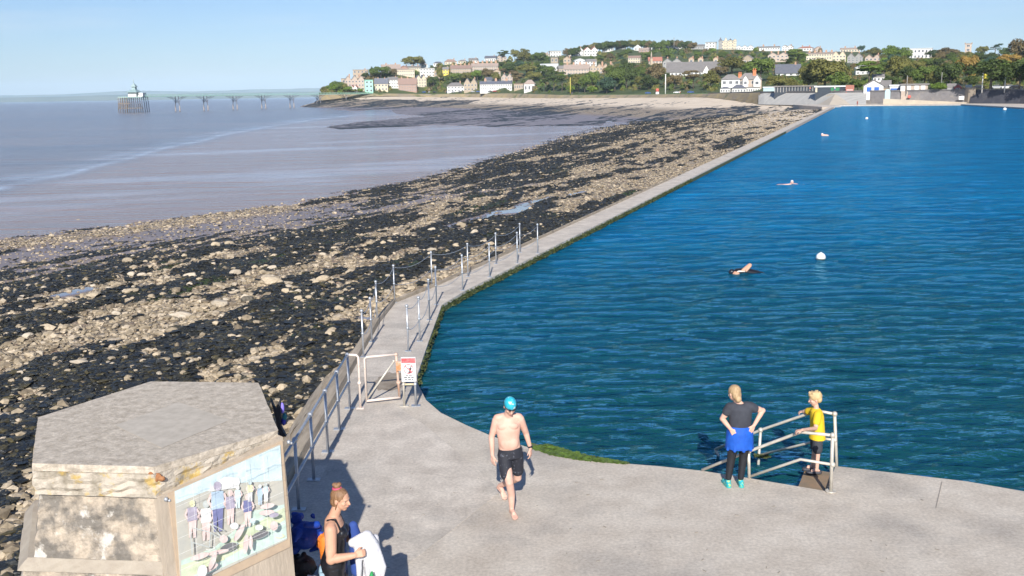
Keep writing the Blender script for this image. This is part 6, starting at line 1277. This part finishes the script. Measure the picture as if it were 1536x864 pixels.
# --- woman with towel beside the block
hd_ = RP(511,752,Vector((0,9.9,0)),Vector((0,1,0))); tw = empty('person', (hd_.x-.03, 9.9, 0), label='woman in a black swimsuit with hair in a bun holding a white towel', cat='person'); zs = hd_.z/1.50
B = Body(); q = zs
def z_(v): return v*q
B.limb([(-.06,-.07,z_(.82)),(-.04,-.08,z_(.46)),(-.05,-.07,.08)],[.095,.060,.036]); B.limb([(-.06,.08,z_(.82)),(-.02,.09,z_(.46)),(-.03,.08,.08)],[.095,.060,.036]); foot(B, (-.05,-.07,.075), (.11,-.09,.02)); foot(B, (-.03,.08,.075), (.13,.08,.02))
B.loft([((-.07,0,z_(.78)),.125,.165,0),((-.075,0,z_(.88)),.135,.178,0),((-.055,0,z_(1.0)),.105,.145,0),((-.045,0,z_(1.12)),.100,.142,0),((-.05,0,z_(1.24)),.108,.158,0),((-.06,0,z_(1.32)),.085,.15,0),((-.06,0,z_(1.36)),.055,.07,0)])
B.ell((.035,-.055,z_(1.19)),(.055,.06,.06)); B.ell((.035,.055,z_(1.19)),(.055,.06,.06))
B.limb([(-.055,0,z_(1.34)),(-.01,0,z_(1.44))],[.060,.054]); B.limb([(-.06,0,z_(1.32)),(-.06,-.15,z_(1.295))],[.045,.052]); B.limb([(-.06,0,z_(1.32)),(-.06,.15,z_(1.295))],[.045,.052])
B.limb([(-.06,-.17,z_(1.275)),(-.055,-.24,z_(1.00)),(.19,-.24,z_(1.04))],[.066,.056,.032]); B.limb([(-.06,.17,z_(1.275)),(-.0,.22,z_(1.02)),(.20,.10,z_(1.06))],[.056,.044,.028])
B.hand((.19,-.24,z_(1.04)),(.95,.15,.2),(.0,.9,-.3),1,1.0,.95); B.hand((.20,.10,z_(1.06)),(.9,-.3,0),(.0,-.9,-.3),-1,1.0,.95)
T, R_ = B.head((.03,0,z_(1.52)),(1,-.38,0),.12,1.02); B.build('body', skin2, tw, .0065); face(tw, T, R_, .97)
h_ = Body(); h_.ell(T(-.018,0,.040),(.100,.086,.090),R_); h_.ell(T(-.045,0,-.025),(.068,.078,.075),R_); h_.ell(T(-.055,0,.140),(.040,.044,.030),R_); h_.ell(T(-.035,.012,.155),(.026,.03,.022),R_); h_.ell(T(-.075,-.012,.150),(.026,.03,.024),R_)
h_.limb([T(-.03,-.074,.01),T(-.01,-.072,-.06),T(-.02,-.06,-.11)],[.014,.009,.005],8); h_.build('hair', mat('brown_hair', (.17,.085,.04), .5, (.30,.17,.09), 18, .004, 60, stretch=(3,3,.7)), tw, .006, 1)
sc_ = MB(); sc_.tube([T(-.05+.040*math.cos(a),.038*math.sin(a),.112+.008*math.cos(a)) for a in [i*math.pi/8 for i in range(17)]], .012, 8); sc_.build('scrunchie', mat('pink_cloth', (.55,.08,.16), .7), tw)
s_ = Body(); s_.loft([((-.07,0,z_(.77)),.120,.120,0),((-.072,0,z_(.80)),.133,.172,0),((-.075,0,z_(.88)),.143,.186,0),((-.055,0,z_(1.0)),.113,.153,0),((-.040,0,z_(1.12)),.108,.150,0),((-.030,0,z_(1.20)),.104,.150,0),((-.022,0,z_(1.26)),.080,.125,0)]); s_.ell((.038,-.055,z_(1.19)),(.060,.066,.066)); s_.ell((.038,.055,z_(1.19)),(.060,.066,.066))
for sd_ in (-1,1): s_.limb([(.03,sd_*.10,z_(1.24)),(-.02,sd_*.105,z_(1.355)),(-.10,sd_*.09,z_(1.34)),(-.145,sd_*.03,z_(1.24)),(-.14,sd_*.01,z_(1.12))],[.016,.013,.013,.016,.02],8)
s_.limb([(-.065,-.075,z_(.84)),(-.045,-.085,z_(.60))],[.112,.092]); s_.limb([(-.065,.075,z_(.84)),(-.03,.09,z_(.60))],[.112,.092]); s_.build('swimsuit', mat('wet_black_swimsuit', (.012,.012,.016), .28), tw, .007, 2)
tb = Body(); rq = random.Random(9); 
for i in range(11):
    x = .20+.19*rq.random(); y = -.12+.18*rq.random(); tb.limb([(x,y,z_(1.10)-.04*rq.random()),(x+.03+rq.uniform(-.02,.05),y-.02,z_(.86)),(x+.02+rq.uniform(-.03,.08),y+rq.uniform(-.04,.02),z_(.58)+rq.random()*.14)],[.042,.034,.022],10)
tb.limb([(.15,-.08,z_(1.10)),(.30,-.07,z_(1.16)),(.38,-.06,z_(1.06))],[.05,.065,.05]); tb.build('towel', mat('white_towel', (.62,.62,.64), .95, (.52,.52,.56), 7, .012, 25), tw, .008, 2)
gb = Body(); gb.limb([(.36,-.24,z_(.86)),(.33,-.24,z_(.66))],[.014,.07],10); gb.build('green_cloth', mat('green_cloth', (.01,.20,.05), .8, (.03,.32,.10), 30), tw, .008, 1)
bb = Body(); bb.limb([(.12,.16,z_(1.18)),(.14,.18,z_(1.0)),(.14,.16,z_(.70))],[.05,.08,.07],12); bb.build('blue_cloth', mat('navy_towel', (.03,.07,.28), .9), tw, .01, 2)

# --- swimmers
wlz = -.26
s1 = empty('person', G(1117,411,wlz), label='front crawl swimmer in black with one bent arm raised from the water', cat='person'); B = Body()
B.ell((-.28,.05,.02),(.13,.17,.10)); B.limb([(-.16,.05,.05),(.20,.02,.02),(.8,.0,-.15)],[.13,.12,.09]); B.limb([(-.10,-.02,.10),(.14,-.08,.27),(.02,-.12,.12)],[.055,.055,.035]); B.limb([(-.10,-.02,.10),(.15,-.05,.30)],[.06,.07]); T, R_ = B.head((-.42,.04,.03),(-1,-.3,0),.8); B.build('body', skin2, s1, .012)
h_ = Body(); h_.ell(T(-.02,0,.04),(.105,.088,.095),R_); h_.build('swim_cap', mat('goggle_black',(.015,.02,.03)), s1, .01, 1)
w_ = Body(); w_.limb([(-.24,.05,.06),(.05,.04,.07),(.6,.02,-.06)],[.125,.14,.11]); w_.build('swimsuit', mat('wet_black_swimsuit',(.012,.012,.016)), s1, .012, 1)
s2 = empty('person', G(1188,277,wlz)-Vector((0,0,.015)), label='swimmer doing breaststroke towards the camera with arms spread wide', cat='person'); B = Body(); T, R_ = B.head((0,0,.16),(0,-1,0),.1,1.15); B.limb([(0,.08,.0),(0,.5,-.10)],[.15,.12]); B.limb([(-.15,.02,.03),(-.42,-.02,.02),(-.82,.05,.03)],[.06,.045,.035]); B.limb([(.15,.02,.03),(.45,-.02,.0),(.80,.05,-.01)],[.07,.055,.045]); B.hand((-.82,.05,.03),(-1,0,.1),(0,0,-1),1,.2,1.1); B.build('body', skin1, s2, .014); face(s2, T, R_, 1.15)
h_ = Body(); h_.ell(T(-.02,0,.05),(.11,.09,.09),R_); h_.build('swim_cap', mat('white_cap',(.7,.68,.66),.4), s2, .012, 1)
s3 = empty('person', G(1233,204,wlz), label='distant swimmer with a pale cap far up the lake', cat='person'); B = Body(); T, R_ = B.head((0,0,.20),(-1,0,0),.1,1.3); B.limb([(.1,0,.05),(.7,0,.0)],[.2,.17]); B.build('body', skin1, s3, .02); h_ = Body(); h_.ell(T(-.02,0,.05),(.12,.1,.11),R_); h_.build('swim_cap', mat('white_cap',(.7,.68,.66),.4), s3, .016, 1)
def stander(p, label, top, legs, skin=skin2, h=1.72):
    r = empty('person', p, random.uniform(-.5,.5), label=label, cat='person'); B = Body(); k = h/1.72
    for s_ in (-1,1): B.limb([(s_*.09*k,0,.88*k),(s_*.1*k,.02,.46*k),(s_*.1*k,0,.05)],[.09,.06,.04]); B.limb([(s_*.19*k,0,1.40*k),(s_*.24*k,0,1.12*k),(s_*.24*k,-.06,.88*k)],[.055,.042,.03]); B.limb([(s_*.1*k,.02,.04),(s_*.11*k,-.14,.03)],[.04,.03])
    B.loft([((0,0,.82*k),.16,.11,0),((0,0,1.05*k),.14,.11,0),((0,0,1.35*k),.17,.11,0),((0,0,1.45*k),.08,.07,0)]); B.limb([(0,0,1.43*k),(0,0,1.54*k)],[.055,.05]); T, R_ = B.head((0,-.01,1.62*k),(0,-1,0),.1,1.); B.build('body', skin, r, .02, 1)
    t_ = Body(); t_.loft([((0,0,.95*k),.18,.13,0),((0,0,1.35*k),.19,.13,0),((0,0,1.44*k),.10,.09,0)]); t_.build('top', top, r, .02, 1); l_ = Body()
    for s_ in (-1,1): l_.limb([(s_*.09*k,0,.92*k),(s_*.1*k,.02,.5*k)],[.11,.085])
    l_.build('shorts', legs, r, .02, 1); h_ = Body(); h_.ell(T(-.02,0,.05),(.105,.09,.09),R_); h_.build('hair', mat('brown_hair',(.17,.085,.04)), r, .015, 1)
p = G(1287.5,159,.08); stander((p.x, p.y+1, .08), 'person in dark red standing on the far corner of the lake', WALL['darkred'], WALL['darkred'])
# seated and strolling people on the far sea front
for px_, c1, c2, lb in ((1215,'red','dark','person in red on the promenade in front of the arcade'),(1252,'white','blue','person in white on the promenade by the low cafe'),(1388,'white','dark','person in white top by the changing block'),(858,'blue','dark','person in blue near the left end of the lawn'),(1020,'white','red','person in white on the lawn edge')):
    p = cpt(px_, 1.6, ctop(px_)+.3); stander(p, lb, WALL[c1], WALL[c2])

# --- bags on the ground beside the block
def bag(px_, py_, Yv, rad, name, m, label, seed=0, sag=.8):
    p = P(px_, py_, Yv); B = Body(); rq = random.Random(seed); B.ell((0,0,0), tuple(q_*.82 for q_ in rad))
    for _ in range(16): a, b = rq.uniform(-.9,.9), rq.uniform(-.8,.95); c = rq.uniform(-1,1); B.limb([(a*rad[0], c*rad[1]*.7, b*rad[2]), (a*rad[0]+rq.uniform(-.6,.6)*rad[0], c*rad[1]-.2*rad[1], b*rad[2]+rq.uniform(-.5,.3)*rad[2])], [rad[0]*rq.uniform(.1,.26), rad[0]*rq.uniform(.08,.2)], 8)
    o = B.build(name, m, None, .012, 2); o.location = p; tag(o, label, name.replace('_',' ')); return o
bench = MB(); pb = P(452,864,10.9); pc = Vector((-2.28, 10.55, 0)); bench.box((-.34,-.28,0),(.40,.30,.42), 0); tag(bench.build('bench', [mat('bench_slab', (.33,.36,.38), .8, (.25,.28,.3), 4)], None, pc), 'low grey ledge beside the block carrying the bags', 'ledge')
def onb(x, y, z): return (pc.x+x, pc.y+y, .42+z)
def bag2(loc, rad, name, m, label, seed):
    o = bag(500, 700, 12, rad, name, m, label, seed); o.location = onb(*loc); return o
bag2((-.13,-.02,.15),(.17,.14,.17),'black_bag',mat('bag_black',(.012,.012,.016),.6,(.03,.03,.035),8,.01,10),'black bag under the blue one beside the block',1)
bag2((-.12,.05,.50),(.21,.17,.20),'blue_bag',mat('bag_blue',(.005,.06,.42),.6,(.003,.03,.25),5,.012,9),'crumpled royal blue bag on top of the black bag beside the block',2)
bag2((.13,.02,.36),(.10,.10,.24),'orange_bag',mat('bag_orange',(.75,.22,.03),.7,(.65,.18,.02),6,.012,9),'orange dry bag leaning behind the woman with the towel',3)
bag2((.16,-.02,.10),(.16,.13,.13),'folded_towel',mat('pale_blue_cloth',(.25,.40,.52),.9,(.35,.48,.58),8,.01,14),'pale blue folded towel under the orange bag',4)
cr_ = empty('white_bag', (pc.x+.10, pc.y-.36, .30), -.15, label='white paper bag with blue writing standing behind the woman', cat='bag'); m_ = MB(); m_.add([(-.16,-.04,.0),(.17,-.04,.0),(.17,.06,.0),(-.16,.06,.0),(-.14,-.03,.30),(.16,-.05,.26),(.16,.05,.27),(-.14,.05,.31)], [(0,1,5,4),(1,2,6,5),(2,3,7,6),(3,0,4,7),(4,5,6,7),(3,2,1,0)]); m_.build('bag_side', mat('paper_white', (.78,.78,.80), .8), cr_)
tc_ = bpy.data.curves.new('lettering', 'FONT'); tc_.body = 'Child'; tc_.size = .12; tc_.extrude = .001; tx_ = bpy.data.objects.new('lettering', tc_); C.objects.link(tx_); dg = bpy.context.evaluated_depsgraph_get(); me = bpy.data.meshes.new_from_object(tx_.evaluated_get(dg)); bpy.data.objects.remove(tx_); me.materials.clear(); me.materials.append(mat('ink_blue',(.03,.05,.35),.6)); lt = link('lettering', me, cr_, (.06,-.053,.26)); lt.rotation_euler = (math.radians(90), math.radians(100), 0)
c2_ = empty('white_card', (pc.x-.18, pc.y-.42, .30), .1, label='white card leaning at the corner of the block', cat='card'); m_ = MB(); m_.box((-.16,-.01,.0),(.22,.01,.12)); m_.build('sheet', mat('paper_white',(.78,.78,.80)), c2_)

# ------------------------------------------------------------------ air
def haze(dens):
    m = bpy.data.materials.new('haze'); m.use_nodes = True; N = m.node_tree.nodes; L = m.node_tree.links; N.remove(N['Principled BSDF']); v = N.new('ShaderNodeVolumePrincipled'); v.inputs['Color'].default_value = (.60,.80,1.0,1); v.inputs['Density'].default_value = dens; v.inputs['Anisotropy'].default_value = -.3; L.new(v.outputs[0], N['Material Output'].inputs['Volume'])
    b = MB(); b.box((-24000,-200,-10),(24000,26000,420)); o = b.build('haze', m); tag(o, kind='stuff'); tag(o, 'thin bluish air lying over the whole bay', 'haze')
haze(HAZE)
